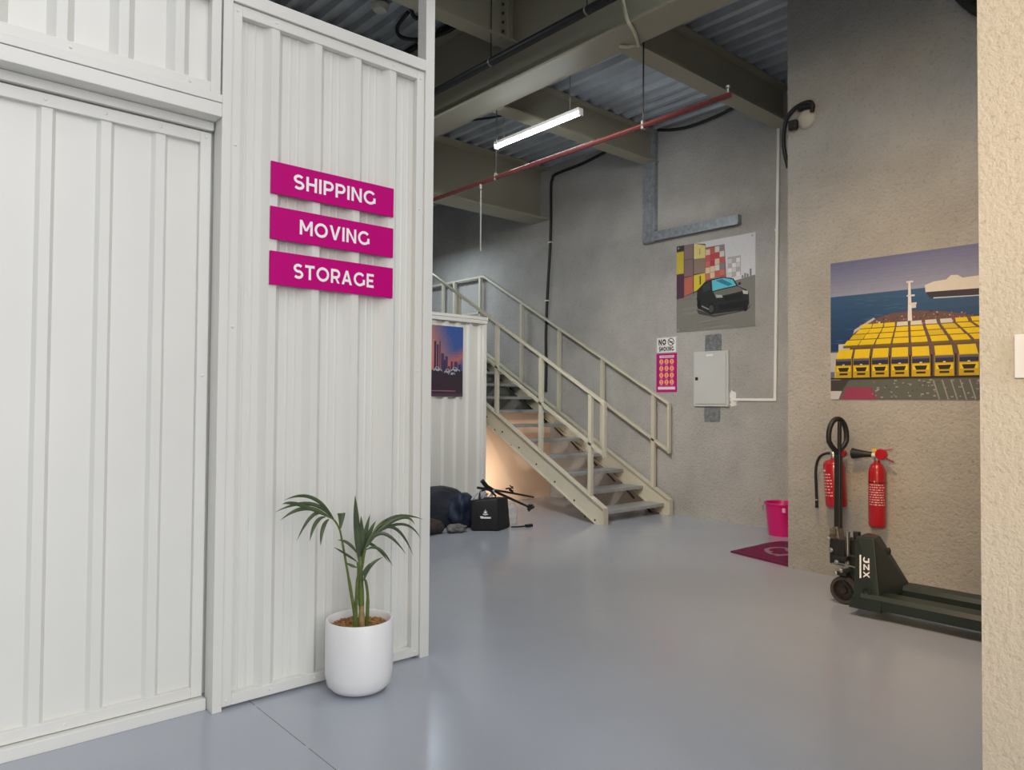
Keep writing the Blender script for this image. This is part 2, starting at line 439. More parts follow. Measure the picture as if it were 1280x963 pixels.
# panel over the sliding door
obj('transom_panel', ribbed(-1.4, 1.012, 2.525, 2.89, 3.035, [-1.12+.2*k-.003 for k in range(11)], micro=False), WHITE, wl)
steel('transom_frame', wl, (1.010, 1.049, 2.99, 3.035, 2.488, 2.90), (-1.4, 1.010, 2.99, 3.035, 2.488, 2.53), (-1.4, 1.010, 2.99, 3.035, 2.875, 2.94))
steel('header_rail', wl, (-1.4, 1.054, 2.978, 3.08, 2.452, 2.485), (-1.4, 1.054, 2.982, 3.08, 2.395, 2.4505))
for x in (.93, .52, .12): rivet(wl, x, 2.99, 2.508)
struct('trim_1', box(B(), -1.4, 1.052, 3.045, 3.12, 0.0, 0.046, 0.003), WHITE)
# back sheet so that the store room behind stays dark
struct('wall_behind_panel', box(B(), -1.4, 2.0, 3.10, 3.12, 0.05, 2.9), WHITE)

dr = struct('door_1', ribbed(-1.35, 1.005, 0.085, 2.32, 3.115, [-1.09+.1925*k for k in range(11)]), WHITE)
steel('door_frame', dr, (1.002, 1.046, 3.076, 3.118, 0.049, 2.352), (-1.4, 1.002, 3.076, 3.118, 2.305, 2.352), (-1.4, 1.002, 3.076, 3.118, 0.049, 0.092))
steel('door_track', dr, (-1.4, 1.05, 3.060, 3.09, 2.358, 2.394))
for x, z in ((1.024, .065), (.56, .07), (.36, .07), (.46, 2.33), (.655, 2.33), (.85, 2.33), (1.024, 2.33), (1.024, 1.35)): rivet(dr, x, 3.076, z)

# ---- white corrugated cabin at the stairs
wc = struct('wall_cabin', ribbed(1.6, 5.165, 0.0, 2.14, 6.39, [4.48-.163*k for k in range(17, 0, -1)] + [4.48+.163*k for k in range(5)], top=.045, w=.02, h=.028), WHITE)
steel('top_rail', wc, (1.6, 5.21, 6.335, 6.40, 2.125, 2.165), (1.6, 5.215, 6.33, 6.42, 2.166, 2.20))
steel('corner_post', wc, (5.165, 5.21, 6.345, 6.40, 0, 2.125))
obj('side_sheet', box(B(), 5.20, 5.206, 6.40, 8.4, 0, 2.16), WHITE, wc)
obj('roof_sheet', box(B(), 1.6, 5.21, 6.42, 8.4, 2.16, 2.19), WHITE, wc)

# ================================================================== STEEL OVERHEAD
def ibeam(name, axis, a0, a1, c, w, z0, z1, label, tf=0.02, tw=0.015, group=None):
    bm = B()
    if axis == 'y':
        box(bm, c-w/2, c+w/2, a0, a1, z0, z0+tf); box(bm, c-w/2, c+w/2, a0, a1, z1-tf, z1); box(bm, c-tw/2, c+tw/2, a0, a1, z0+tf, z1-tf)
    else:
        box(bm, a0, a1, c-w/2, c+w/2, z0, z0+tf); box(bm, a0, a1, c-w/2, c+w/2, z1-tf, z1); box(bm, a0, a1, c-tw/2, c+tw/2, z0+tf, z1-tf)
    return tag(obj(name, bm, BEAM), label, 'beam', group)
ibeam('ceiling_beam', 'y', -2.0, 13, 4.304, 0.305, 4.05, 4.895, 'long cream steel main beam running diagonally over the hall, behind the black pipe')
ibeam('ceiling_beam', 'x', 4.46, 6.848, 3.69, 0.18, 4.05, 4.418, 'cream cross beam joining the concrete wall above the hanging socket, nearest of three')
ibeam('ceiling_beam', 'x', 4.46, 6.848, 5.31, 0.18, 4.05, 4.418, 'cream cross beam above the lit tube lamp, ending at the galvanised channel')
ibeam('ceiling_beam', 'x', 4.46, 6.848, 7.22, 0.36, 3.71, 4.418, 'deep cream cross beam at the far end where the black wall cable drops')
b4 = ibeam('ceiling_beam', 'x', -1.1, 4.29, 4.90, 0.16, 4.45, 4.895, 'cream cross beam with bolted end plate at top left of the black pipe')
bm = B(); box(bm, 4.14, 4.15, 4.80, 5.00, 4.44, 4.86)
pl = obj('end_plate', bm, BEAM, b4)
for z in (4.52, 4.60, 4.68, 4.76):
    obj('bolt', disc_bolt(B(), (4.14, 4.85, z), 0.014, 0.014, '-X'), DKMETAL, b4)
ibeam('ceiling_beam', 'x', -1.1, 4.14, 6.55, 0.16, 4.45, 4.895, 'dark far cross beam glimpsed above the white partition rail')

# ================================================================== STAIRS
XN, XF = 5.69, 6.80
SL = 0.172/0.296
def ztop(y): return 0.171 + (y-4.996)*SL*0.94
st = thing('staircase', 'cream painted steel staircase with open treads and twin handrails rising along the back wall', 'staircase', (6.25, 6.6, 0))
YE = 8.42
def stringer(xw, side):
    bm = B()
    tk = 0.012
    zt = lambda y: ztop(y)
    zb = lambda y: max(0.0, zt(y)-0.235)
    y0 = 4.996; yk = 4.996 + (0.235-0.171)/(SL*0.94)
    web = [(y0, 0), (yk, 0), (YE, zt(YE)-0.235), (YE, zt(YE)), (y0, zt(y0))]
    prism(bm, web, 'x', xw-tk/2, xw+tk/2)
    # flanges
    a = xw + (0 if side > 0 else -0.07); b = a + 0.07
    d = 0.012
    prism(bm, [(y0, zt(y0)-d), (YE, zt(YE)-d), (YE, zt(YE)+0.002), (y0, zt(y0)+0.002)], 'x', xw-.035, xw+.035)
    prism(bm, [(yk, 0.001), (YE, zt(YE)-0.235), (YE, zt(YE)-0.235+d), (yk, d+.003)], 'x', xw-.035, xw+.035)
    box(bm, xw-.035, xw+.035, y0-.006, y0+.006, 0, zt(y0))
    box(bm, xw-.035, xw+.035, y0, yk, 0.0, 0.008)
    return obj('stringer', bm, STAIR, st)
s1 = stringer(XN, -1); s2 = stringer(XF-0.01, 1)
NT = 11
for k in range(NT+1):
    y = 5.085 + 0.2965*k; z = 0.122 + 0.172*k
    bm = B(); box(bm, XN+.008, XF-.018, y, y+0.275, z-0.035, z, 0.003)
    obj('tread', bm, TREAD, st)
    for yy, dz in ((y+.05, -.085), (y+.19, -.065)):
        if k < 11: obj('bolt', disc_bolt(B(), (XN-.006, yy, z+dz), 0.011, 0.009, '-X'), DKMETAL, s1)
    bm = B(); bar(bm, (XF-.03, y+.27, z-.05), (XF-.03, y+.12, z-.16), .012, .02)
    obj('tread_bracket', bm, DKMETAL, st)
def handrail(x, posts):
    zr = lambda y: 1.245 + (y-5.015)*0.558
    yt = 8.34
    bm = B()
    bar(bm, (x, 5.015, zr(5.015)), (x, yt, zr(yt)), .045, .028, bev=.004)
    h = obj('handrail', bm, STAIR, st)
    bm = B(); bar(bm, (x, 5.02, zr(5.02)-.53), (x, yt, zr(yt)-.53), .04, .025)
    obj('middle_rail', bm, STAIR, h)
    bm = B(); box(bm, x-.02, x+.02, 5.002, 5.028, zr(5.015)-.555, zr(5.015)+.01); obj('end_upright', bm, STAIR, h)
    for y in posts:
        bm = B(); box(bm, x-.02, x+.02, y-.022, y+.022, ztop(y)-.02, zr(y)-.01); obj('post', bm, STAIR, h)
    # level run along the landing
    bm = B(); box(bm, x-.022, x+.022, yt-.02, 11.4, zr(yt)-.014, zr(yt)+.014); box(bm, x-.02, x+.02, yt, 11.4, zr(yt)-.545, zr(yt)-.518); obj('landing_rail', bm, STAIR, h)
    for y in (8.42, 9.05, 9.35, 10.2, 11.2):
        bm = B(); box(bm, x-.02, x+.02, y-.022, y+.022, 2.02, zr(yt)-.01); obj('post', bm, STAIR, h)
handrail(XN, (5.206, 5.96, 6.731, 7.50))
handrail(XF-.02, (5.233, 6.014, 6.766, 7.501))
bm = B(); box(bm, 5.65, 6.84, YE, 11.5, 1.98, 2.03); obj('landing', bm, TREAD, st)
for x, y in ((5.75, 11.3), (6.75, 11.3), (5.75, 9.0), (6.75, 9.0)):
    bm = B(); box(bm, x-.05, x+.05, y-.05, y+.05, 0, 1.98); obj('landing_leg', bm, STAIR, st)
adopt(st)
for c in list(st.children):
    pass

# ================================================================== SIGNS ON THE WHITE PANEL
for word, z0, z1, lab in (('SHIPPING', 2.131, 2.268, 'magenta sign board reading SHIPPING, topmost of three on white panel'),
                     ('MOVING', 1.9365, 2.076, 'magenta sign board reading MOVING, middle of three on white panel'),
                     ('STORAGE', 1.742, 1.8855, 'magenta sign board reading STORAGE, lowest of three on white panel')):
    o = tag(obj('sign_board', box(B(), 1.266, 1.8715, 2.9905, 2.9995, z0, z1, 0.0008), MAGENTA), lab, 'sign', 'magenta sign boards')
    w = {'SHIPPING': .405, 'MOVING': .345, 'STORAGE': .395}[word]
    flatprint('lettering', o, (1.266, 2.9905, z0), (1, 0, 0), (0, 0, 1), (0, -1, 0),
              [(p, SIGNWHITE, 0) for p in text_at(word, .3035, .0375, .064, w)], off=.0008)

# ================================================================== POTTED PALM
PC = Vector((1.628, 2.838, 0))
pp = thing('potted_palm', 'young green palm in a round white pot on the floor before the white panel', 'plant', PC)
R = .1455
prof = [(0, .004), (R*.55, .004), (R*.78, .012), (R*.93, .035), (R*.99, .075), (R, .12), (R, .30), (R-.004, .308), (R-.010, .308), (R-.014, .30), (R-.016, .262), (0, .262)]
pot = obj('pot', lathe(B(), prof, PC, 56), mat('pot_glaze', (240, 240, 240), .3, 0, .01, 3), pp, True)
bm = B(); random.seed(11)
lathe(bm, [(0, .268), (.06, .271), (.1, .273), (R-.017, .268)], PC, 40)
for i in range(420):
    a = random.uniform(0, 2*PI); r = (R-.024)*math.sqrt(random.uniform(.22, 1)); s = random.uniform(.004, .009)
    M = Matrix.Translation(PC+Vector((r*math.cos(a), r*math.sin(a), .273+random.uniform(0, .006)))) @ Matrix.Rotation(random.uniform(0, 6), 4, 'Z') @ Matrix.Diagonal((s*1.6, s, s*.6, 1))
    bmesh.ops.create_icosphere(bm, subdivisions=1, radius=1, matrix=M)
tag(obj('soil', bm, mat('coir_mulch', (150, 108, 62), .9, 0, .45, 60), pp), kind='stuff')
LEAFM = mat('palm_leaf', (78, 92, 64), .42, 0, .22, 14)
LEAFD = mat('palm_stem', (96, 112, 52), .5, 0, .2, 20)
LEAVES = {
'L1': [(1.478, 2.8, 0.753), (1.366, 2.774, 0.855), (1.237, 2.748, 0.859)], 'L2': [(1.473, 2.8, 0.754), (1.368, 2.799, 0.828), (1.22, 2.797, 0.808)],
'L3': [(1.467, 2.8, 0.759), (1.32, 2.785, 0.829), (1.237, 2.769, 0.841)], 'L4': [(1.456, 2.8, 0.765), (1.35, 2.803, 0.81), (1.247, 2.807, 0.771)],
'L5': [(1.44, 2.8, 0.772), (1.383, 2.805, 0.777), (1.319, 2.81, 0.68)], 'L6': [(1.44, 2.8, 0.767), (1.377, 2.76, 0.754), (1.332, 2.72, 0.692)],
'L7': [(1.456, 2.8, 0.755), (1.407, 2.756, 0.732), (1.375, 2.712, 0.669)],
'C1': [(1.635, 2.86, 0.546), (1.607, 2.836, 0.699), (1.583, 2.811, 0.845)], 'C2': [(1.641, 2.86, 0.556), (1.63, 2.834, 0.655), (1.61, 2.807, 0.755)],
'C3': [(1.652, 2.86, 0.565), (1.683, 2.895, 0.651), (1.727, 2.929, 0.734)], 'C4': [(1.658, 2.86, 0.574), (1.677, 2.853, 0.658), (1.708, 2.845, 0.719)],
'R1': [(1.652, 2.82, 0.634), (1.787, 2.842, 0.723), (1.973, 2.864, 0.696)], 'R2': [(1.664, 2.82, 0.648), (1.807, 2.813, 0.724), (1.887, 2.806, 0.69)],
'R3': [(1.676, 2.82, 0.652), (1.79, 2.826, 0.681), (1.899, 2.832, 0.542)], 'R4': [(1.664, 2.82, 0.627), (1.717, 2.787, 0.668), (1.809, 2.754, 0.572)],
'R5': [(1.652, 2.82, 0.613), (1.703, 2.826, 0.691), (1.774, 2.832, 0.731)], 'R6': [(1.664, 2.82, 0.654), (1.84, 2.844, 0.69), (1.964, 2.869, 0.606)],
'R7': [(1.647, 2.82, 0.603), (1.711, 2.817, 0.596), (1.778, 2.814, 0.513)], 'R8': [(1.641, 2.82, 0.604), (1.685, 2.834, 0.617), (1.781, 2.849, 0.522)],
'S1': [(1.594, 2.8, 0.592), (1.552, 2.809, 0.643), (1.506, 2.817, 0.662)], 'S2': [(1.589, 2.8, 0.562), (1.515, 2.76, 0.609), (1.438, 2.72, 0.655)],
'S3': [(1.589, 2.8, 0.537), (1.569, 2.816, 0.547), (1.554, 2.831, 0.557)], 'T1': [(1.619, 2.79, 0.477), (1.649, 2.792, 0.535), (1.716, 2.795, 0.565)],
'T2': [(1.607, 2.79, 0.5), (1.618, 2.769, 0.528), (1.623, 2.748, 0.561)]}
WID = {'L4': .017, 'L7': .017, 'L6': .016, 'L5': .015, 'C1': .028, 'C2': .024, 'C3': .022, 'C4': .02, 'R1': .017, 'R2': .017, 'R4': .016, 'L1': .015, 'L2': .016, 'L3': .016, 'T1': .017, 'T2': .020, 'R3': .015, 'S3': .012, 'S2': .010}
def leaflet(pts, w, n=12, blunt=False):
    bm = B(); a, m, b = [Vector(p) for p in pts]
    c = m*2 - (a+b)/2
    vl = []; view = Vector((.56, .83, 0))
    for i in range(n+1):
        t = i/n
        p = a*(1-t)**2 + c*2*t*(1-t) + b*t*t
        d = ((c-a)*(1-t)+(b-c)*t).normalized()
        s = d.cross(view)
        if s.length < .1: s = d.cross(Vector((0, 0, 1)))
        s.normalize(); nn = s.cross(d).normalized()
        ww = w*(min(1, .35+t*2.2) if t < .3 else 1)*(max(0.03, 1-((t-.45)/.55)**2) if t > .45 else 1)
        if blunt: ww = w*(.3+1.0*t)
        vl.append((bm.verts.new(p - s*ww*.5 + nn*ww*.16), bm.verts.new(p - nn*ww*.05), bm.verts.new(p + s*ww*.5 + nn*ww*.16),
                   bm.verts.new(p - s*ww*.5 + nn*(ww*.16+.0012)), bm.verts.new(p + nn*.0012), bm.verts.new(p + s*ww*.5 + nn*(ww*.16+.0012))))
    for q, r in zip(vl, vl[1:]):
        bm.faces.new((q[0], q[1], r[1], r[0])); bm.faces.new((q[1], q[2], r[2], r[1]))
        bm.faces.new((q[3], r[3], r[4], q[4])); bm.faces.new((q[4], r[4], r[5], q[5]))
        bm.faces.new((q[0], r[0], r[3], q[3])); bm.faces.new((q[2], q[5], r[5], r[2]))
    return bm
for k, v in LEAVES.items():
    obj('leaf', leaflet(v, WID.get(k, .013)), LEAFM, pp, True)
obj('leaf', leaflet([(1.508, 2.80, 0.712), (1.512, 2.80, 0.745), (1.512, 2.80, 0.776)], .026, 6, True), LEAFM, pp, True)
for nm, pts, r in (('frond_stem', [(1.606, 2.84, .268), (1.604, 2.84, .325), (1.566, 2.83, .497), (1.525, 2.815, .66), (1.506, 2.805, .712), (1.475, 2.80, .755), (1.435, 2.80, .775)], [.009, .007, .005, .004, .004, .003, .002]),
                   ('trunk', [(1.640, 2.84, .262), (1.638, 2.84, .33), (1.636, 2.84, .40)], [.014, .012, .010]),
                   ('leaf_sheath', [(1.636, 2.84, .36), (1.634, 2.842, .43), (1.632, 2.845, .50), (1.64, 2.855, .57)], [.0135, .013, .011, .007]),
                   ('frond_stem', [(1.664, 2.838, .262), (1.656, 2.82, .40), (1.632, 2.80, .48)], [.008, .006, .003]),
                   ('frond_stem', [(1.612, 2.838, .262), (1.610, 2.84, .36), (1.606, 2.82, .50), (1.592, 2.80, .56)], [.008, .007, .004, .003]),
                   ('frond_stem', [(1.640, 2.845, .52), (1.652, 2.83, .62), (1.70, 2.822, .69), (1.786, 2.83, .722)], [.006, .004, .003, .002])):
    obj(nm, tube(B(), smoothpath(pts, 5), [r[min(len(r)-1, int(i/5))] for i in range(5*(len(pts)-1)+1)], 10),
        mat('palm_trunk', (158, 138, 92), .7, 0, .3, 40) if nm == 'trunk' else LEAFD, pp, True)
adopt(pp)

# ================================================================== PALLET TRUCK
pj = thing('pallet_truck', 'dark green hand pallet truck with upright black loop handle beside the concrete wall', 'pallet truck', (4.69, 1.9, 0))
def fork(x0, x1, lab=None):
    bm = B()
    prism(bm, [(x0, .06), (x0, .115), (x0+.022, .138), (x1-.022, .138), (x1, .115), (x1, .06), (x1-.012, .06), (x1-.012, .105), (x0+.012, .105), (x0+.012, .06)], 'y', .82, 1.90)
    # pointed tip
    hexa(bm, [(x0+.03, .70, .075), (x1-.03, .70, .075), (x1, .82, .06), (x0, .82, .06), (x0+.03, .70, .10), (x1-.03, .70, .10), (x1-.01, .82, .136), (x0+.01, .82, .136)])
    f = obj('fork', bm, GREEN, pj)
    for y in (.86, .95):
        M = Matrix.Translation((((x0+x1)/2), y, .0375)) @ Matrix.Rotation(PI/2, 4, 'Y')
        obj('load_roller', lathe(B(), [(0, -.035), (.036, -.035), (.0375, -.02), (.0375, .02), (.036, .035), (0, .035)], (0, 0, 0), 20, M=M), BLACK, f, True)
    return f
fork(4.425, 4.585); fork(4.795, 4.955)
bm = B()
hexa(bm, [(4.425, 1.945, .055), (4.955, 1.945, .055), (4.955, 1.80, .10), (4.435, 1.79, .10),
          (4.535, 1.965, .452), (4.72, 1.975, .452), (4.68, 1.885, .450), (4.545, 1.865, .452)])
bd = obj('torsion_body', bm, GREEN, pj)
md = bd.modifiers.new('bevel', 'BEVEL'); md.width = .008; md.segments = 3
bm = B(); hexa(bm, [(4.415, 1.96, .048), (4.60, 1.96, .048), (4.60, 1.78, .048), (4.415, 1.78, .048), (4.425, 1.955, .10), (4.60, 1.955, .10), (4.60, 1.78, .10), (4.425, 1.78, .10)])
obj('fork_shoe', bm, GREEN, pj)
bm = B(); lathe(bm, [(.018, 0), (.026, 0), (.026, .01), (.018, .01), (.018, 0)], (0, 0, 0), 18, M=Matrix.Translation((4.452, 1.87, .15)) @ Matrix.Rotation(-PI/2, 4, 'Y'))
obj('pivot_boss', bm, GREEN, pj, True)
bm = B(); tube(bm, [Vector((4.715, 1.86, .352)) + Vector((.022*math.cos(a), -.01, .022*math.sin(a))) for a in [k*2*PI/14 for k in range(15)]], .005, 6)
obj('lifting_eye', bm, GREEN, pj)
# lettering on the near flank; the flank leans, so build its frame from its corners
c0 = Vector((4.425, 1.945, .055)); c1 = Vector((4.435, 1.79, .10)); c2 = Vector((4.545, 1.865, .452)); c3 = Vector((4.535, 1.965, .452))
nf = (c1-c0).cross(c3-c0).normalized()
if nf.x > 0: nf = -nf
upf = ((c2+c3)/2-(c0+c1)/2).normalized(); rgt = upf.cross(nf).normalized()
if rgt.y > 0: rgt = -rgt
org = (c0+c1+c2+c3)/4 + upf*.015
T_ = 0.25
its = [(p, SIGNWHITE, 0) for p in text_at('JZX', 0, .0, .036, .118)] + [(rect(-.075, .062, -.022, -.012), SIGNWHITE, 0)]
T_ = 0.185
flatprint('lettering', pj, org + rgt*(-.012), -upf, rgt, nf, its, off=.004)
# steering wheels
for dx in (-.075, .015):
    M = Matrix.Translation((4.69+dx, 2.085, .086)) @ Matrix.Rotation(PI/2, 4, 'Y')
    w = obj('steer_wheel', lathe(B(), [(.064, 0), (.082, .0), (.086, .008), (.086, .047), (.082, .055), (.064, .055), (.064, 0)], (0, 0, 0), 36, M=M), mat('grey_tyre', (70, 66, 66), .5, 0, .1, 20), pj, True)
    obj('hub', lathe(B(), [(0, .004), (.02, .0), (.026, .012), (.064, .02), (.064, .04), (.02, .052), (0, .052)], (0, 0, 0), 30, M=M), mat('brown_hub', (46, 40, 40), .5, 0, .2, 30), w, True)
hy = obj('pump_unit', lathe(B(), [(0, .13), (.045, .13), (.05, .16), (.05, .30), (.038, .31), (.038, .40), (.022, .41), (.022, .452), (0, .452)], (4.69, 2.03, 0), 24), DKMETAL, pj, True)
obj('lift_ram', lathe(B(), [(0, .25), (.014, .25), (.014, .45), (0, .45)], (4.66, 2.075, 0), 16), CHROME, pj, True)
bm = B(); box(bm, 4.60, 4.78, 2.06, 2.15, .27, .30, .004); box(bm, 4.615, 4.635, 2.08, 2.17, .24, .40, .003); box(bm, 4.745, 4.765, 2.08, 2.17, .24, .40, .003)
obj('yoke', bm, DKMETAL, pj)
for x, y, z, r in ((4.61, 2.12, .26, .013), (4.61, 2.155, .33, .014), (4.605, 2.17, .40, .013), (4.61, 2.09, .21, .012), (4.61, 2.13, .19, .015)):
    M = Matrix.Translation((x, y, z)) @ Matrix.Rotation(-PI/2, 4, 'Y')
    obj('pivot_pin', lathe(B(), [(0, 0), (r, 0), (r, .012), (r*.5, .016), (0, .016)], (0, 0, 0), 12, M=M), CHROME, pj)
bm = B(); tube(bm, smoothpath([(4.61, 2.17, .24), (4.60, 2.10, .255), (4.585, 2.0, .25), (4.56, 1.93, .245)], 5), .004, 8)
obj('release_rod', bm, CHROME, pj)
bm = B(); bar(bm, (4.64, 2.12, .185), (4.60, 2.02, .09), .02, .012); bar(bm, (4.74, 2.12, .185), (4.78, 2.02, .09), .02, .012); box(bm, 4.60, 4.78, 2.06, 2.12, .18, .20)
obj('axle_link', bm, DKMETAL, pj)
bm = B(); bar(bm, (4.69, 2.12, .30), (4.69, 2.155, .47), .085, .035, (0, 1, 0), .006)
for x, y, z in ((4.65, 2.16, .44), (4.66, 2.17, .40), (4.72, 2.16, .46)): box(bm, x-.018, x+.018, y-.018, y+.018, z-.02, z+.02, .005)
obj('handle_base', bm, mat('worn_steel', (118, 112, 106), .5, .5, .35, 40), pj)
hd = obj('handle', bar(B(), (4.69, 2.148, .46), (4.70, 2.150, .93), .042, .042, (0, 1, 0), .008), BLACK, pj)
lp = []
for a in range(0, 25):
    t = a/24*2*PI
    w = .072*math.sin(t); z = 1.045 - .115*math.cos(t)
    if z < 1.0: w *= max(.12, (z-.925)/.075)
    lp.append((4.70 + w, 2.155 - w*.35, z))
obj('grip_loop', tube(B(), lp, .0165, 10), BLACK, pj, True)
obj('control_lever', bar(B(), (4.70, 2.145, .92), (4.70, 2.142, 1.145), .03, .018, (0, 1, 0), .005), BLACK, pj)
adopt(pj)

# ================================================================== FIRE EXTINGUISHERS
LABELW = mat('label_print', (235, 205, 205), .5, 0, .02)
def label_lines(bm, c, r, a0, a1, z0, z1, n, seed):
    rnd = random.Random(seed)
    for i in range(n):
        z = z0 + (z1-z0)*i/(n-1); s = a0
        while s < a1-.1:
            w = rnd.uniform(.08, .35); e = min(s+w, a1)
            k = 4
            vs = [bm.verts.new((c[0]+r*math.cos(s+(e-s)*j/k), c[1]+r*math.sin(s+(e-s)*j/k), z)) for j in range(k+1)]
            ws = [bm.verts.new((c[0]+r*math.cos(s+(e-s)*j/k), c[1]+r*math.sin(s+(e-s)*j/k), z+(z1-z0)/n*.42)) for j in range(k+1)]
            for j in range(k): bm.faces.new((vs[j], vs[j+1], ws[j+1], ws[j]))
            s = e + rnd.uniform(.06, .16)
    return bm
# slim one with the horn
ec = (5.235, 2.128, 0)
e2 = thing('fire_extinguisher', 'slim red extinguisher with black discharge horn hung on concrete wall right of the truck handle', 'fire extinguisher', (5.235, 2.128, .412), group='fire extinguishers on the wall')
r = .055
obj('cylinder', lathe(B(), [(0, .412), (r*.86, .412), (r*.97, .42), (r, .432), (r, .78), (r*.93, .81), (r*.7, .838), (r*.4, .852), (r*.34, .872), (0, .872)], ec, 36), RED, e2, True)
bm = label_lines(B(), ec, r+.0008, PI*.8, PI*1.42, .565, .70, 9, 4)
box(bm, 5.235-.0005-r, 5.235-r, 2.12, 2.128, .715, .73)
obj('label', bm, LABELW, e2)
bm = B(); lathe(bm, [(r+.0006, .716), (r+.0012, .716), (r+.0012, .722), (r+.0006, .722), (r+.0006, .716)], ec, 36); obj('label_band', bm, BLACK, e2)
obj('valve', lathe(B(), [(0, .868), (.02, .868), (.022, .89), (.016, .91), (0, .915)], ec, 18), CHROME, e2, True)
bm = B(); M = Matrix.Translation((5.21, 2.09, .912)) @ Matrix.Rotation(-PI/2, 4, 'Y'); lathe(bm, [(0, -.02), (.036, -.02), (.04, 0), (.036, .015), (0, .02)], (0, 0, 0), 20, M=M)
obj('valve_guard', bm, RED, e2, True)
bm = B(); bar(bm, (5.225, 2.115, .93), (5.225, 2.02, .952), .016, .006); obj('lever', bm, RED, e2)
bm = B(); bar(bm, (5.225, 2.10, .905), (5.225, 2.015, .865), .016, .006); obj('lever', bm, RED, e2)
obj('safety_tag', box(B(), 5.205, 5.215, 2.118, 2.150, .928, .950), mat('yellow_tag', (226, 190, 60), .5), e2)
bm = B(); M = Matrix.Translation((5.225, 2.155, .908)) @ Matrix.Rotation(-PI/2, 4, 'X')
lathe(bm, [(0, -.02), (.012, -.02), (.013, .0), (.018, .005), (.024, .06), (.038, .135), (.036, .137), (.03, .12), (0, .06)], (0, 0, 0), 24, M=M); obj('discharge_horn', bm, BLACK, e2, True)
obj('horn_collar', tube(B(), [(5.225, 2.13, .905), (5.225, 2.155, .907)], .017, 14), PLASTIC, e2, True)
obj('wall_bracket', box(B(), 5.285, 5.314, 2.105, 2.15, .60, .80), DKMETAL, e2)
adopt(e2)
# stout one with the hose
Re = .072
cx, cy = 5.215, 2.412
e1 = thing('fire_extinguisher', 'stout red extinguisher with dangling black hose hung on concrete wall behind the truck handle', 'fire extinguisher', (cx, cy, .52), group='fire extinguishers on the wall')
TL = Matrix.Translation((cx, cy, .70)) @ Matrix.Rotation(math.radians(-4), 4, 'X') @ Matrix.Translation((-cx, -cy, -.70))
def tl(bm): bmesh.ops.transform(bm, matrix=TL, verts=bm.verts); return bm
obj('cylinder', tl(lathe(B(), [(0, .522), (Re*.9, .522), (Re*.98, .53), (Re, .545), (Re, .815), (Re*.95, .835), (Re*.75, .85), (Re*.3, .858), (Re*.26, .872), (0, .872)], (cx, cy, 0), 36)), RED, e1, True)
bm = label_lines(B(), (cx, cy, 0), Re+.0008, PI*.72, PI*1.05, .60, .75, 8, 9)
for j in range(6):
    a0 = PI*.66 + j*.1
    vs = [bm.verts.new((cx+(Re+.0008)*math.cos(a0+d*.1), cy+(Re+.0008)*math.sin(a0+d*.1), z)) for d, z in ((0, .775), (1, .775), (1, .787), (0, .787))]
    bm.faces.new(vs)
obj('label', tl(bm), LABELW, e1)
obj('valve', lathe(B(), [(0, .866), (.02, .866), (.022, .895), (.014, .91), (0, .915)], (cx, cy+.012, 0), 18), CHROME, e1, True)
bm = B(); M = Matrix.Translation((cx-.005, cy-.05, .905)) @ Matrix.Rotation(-PI/2, 4, 'Y'); lathe(bm, [(0, -.02), (.03, -.02), (.033, 0), (.03, .015), (0, .018)], (0, 0, 0), 18, M=M)
obj('valve_guard', bm, RED, e1, True)
bm = B(); bar(bm, (cx, cy+.02, .918), (cx, cy-.06, .945), .016, .006); obj('lever', bm, DKMETAL, e1)
hp = smoothpath([(cx, cy+.02, .892), (cx-.005, cy+.055, .90), (cx-.01, cy+.11, .865), (cx-.01, cy+.135, .78), (cx-.008, cy+.135, .66), (cx-.005, cy+.132, .545)], 8)
hs = obj('hose', tube(B(), hp, .0095, 10), BLACK, e1, True)
obj('nozzle', tube(B(), [(cx-.005, cy+.132, .55), (cx-.005, cy+.132, .535), (cx-.005, cy+.132, .53), (cx-.004, cy+.132, .50)], [.011, .011, .009, .012], 12), BLACK, hs, True)
obj('nozzle_ring', tube(B(), [(cx-.005, cy+.132, .552), (cx-.005, cy+.132, .562)], .0115, 12), CHROME, hs, True)
obj('wall_bracket', box(B(), 5.285, 5.314, cy-.03, cy+.03, .66, .80), DKMETAL, e1)
adopt(e1)
for h_ in (hs,):
    for c in h_.children: c.matrix_parent_inverse = Matrix.Identity(4)

# ================================================================== PICTURES AND NOTICES
def picture(name, label, group, O, ex, ey, n, w, h, items, thick=.006, m=None, cat='picture'):
    O, ex, ey, n = Vector(O), Vector(ex), Vector(ey), Vector(n)
    bm = B(); obox(bm, O + ex*w/2 + ey*h/2 - n*(thick/2), ex, ey, n, w, h, thick)
    o = tag(obj(name, bm, m or PLASTIC), label, cat, group)
    flatprint('print', o, O, ex, ey, n, items)
    return o
def clampc(c, k=1.0): return tuple(int(max(0, min(255, round(v*k)))) for v in c)

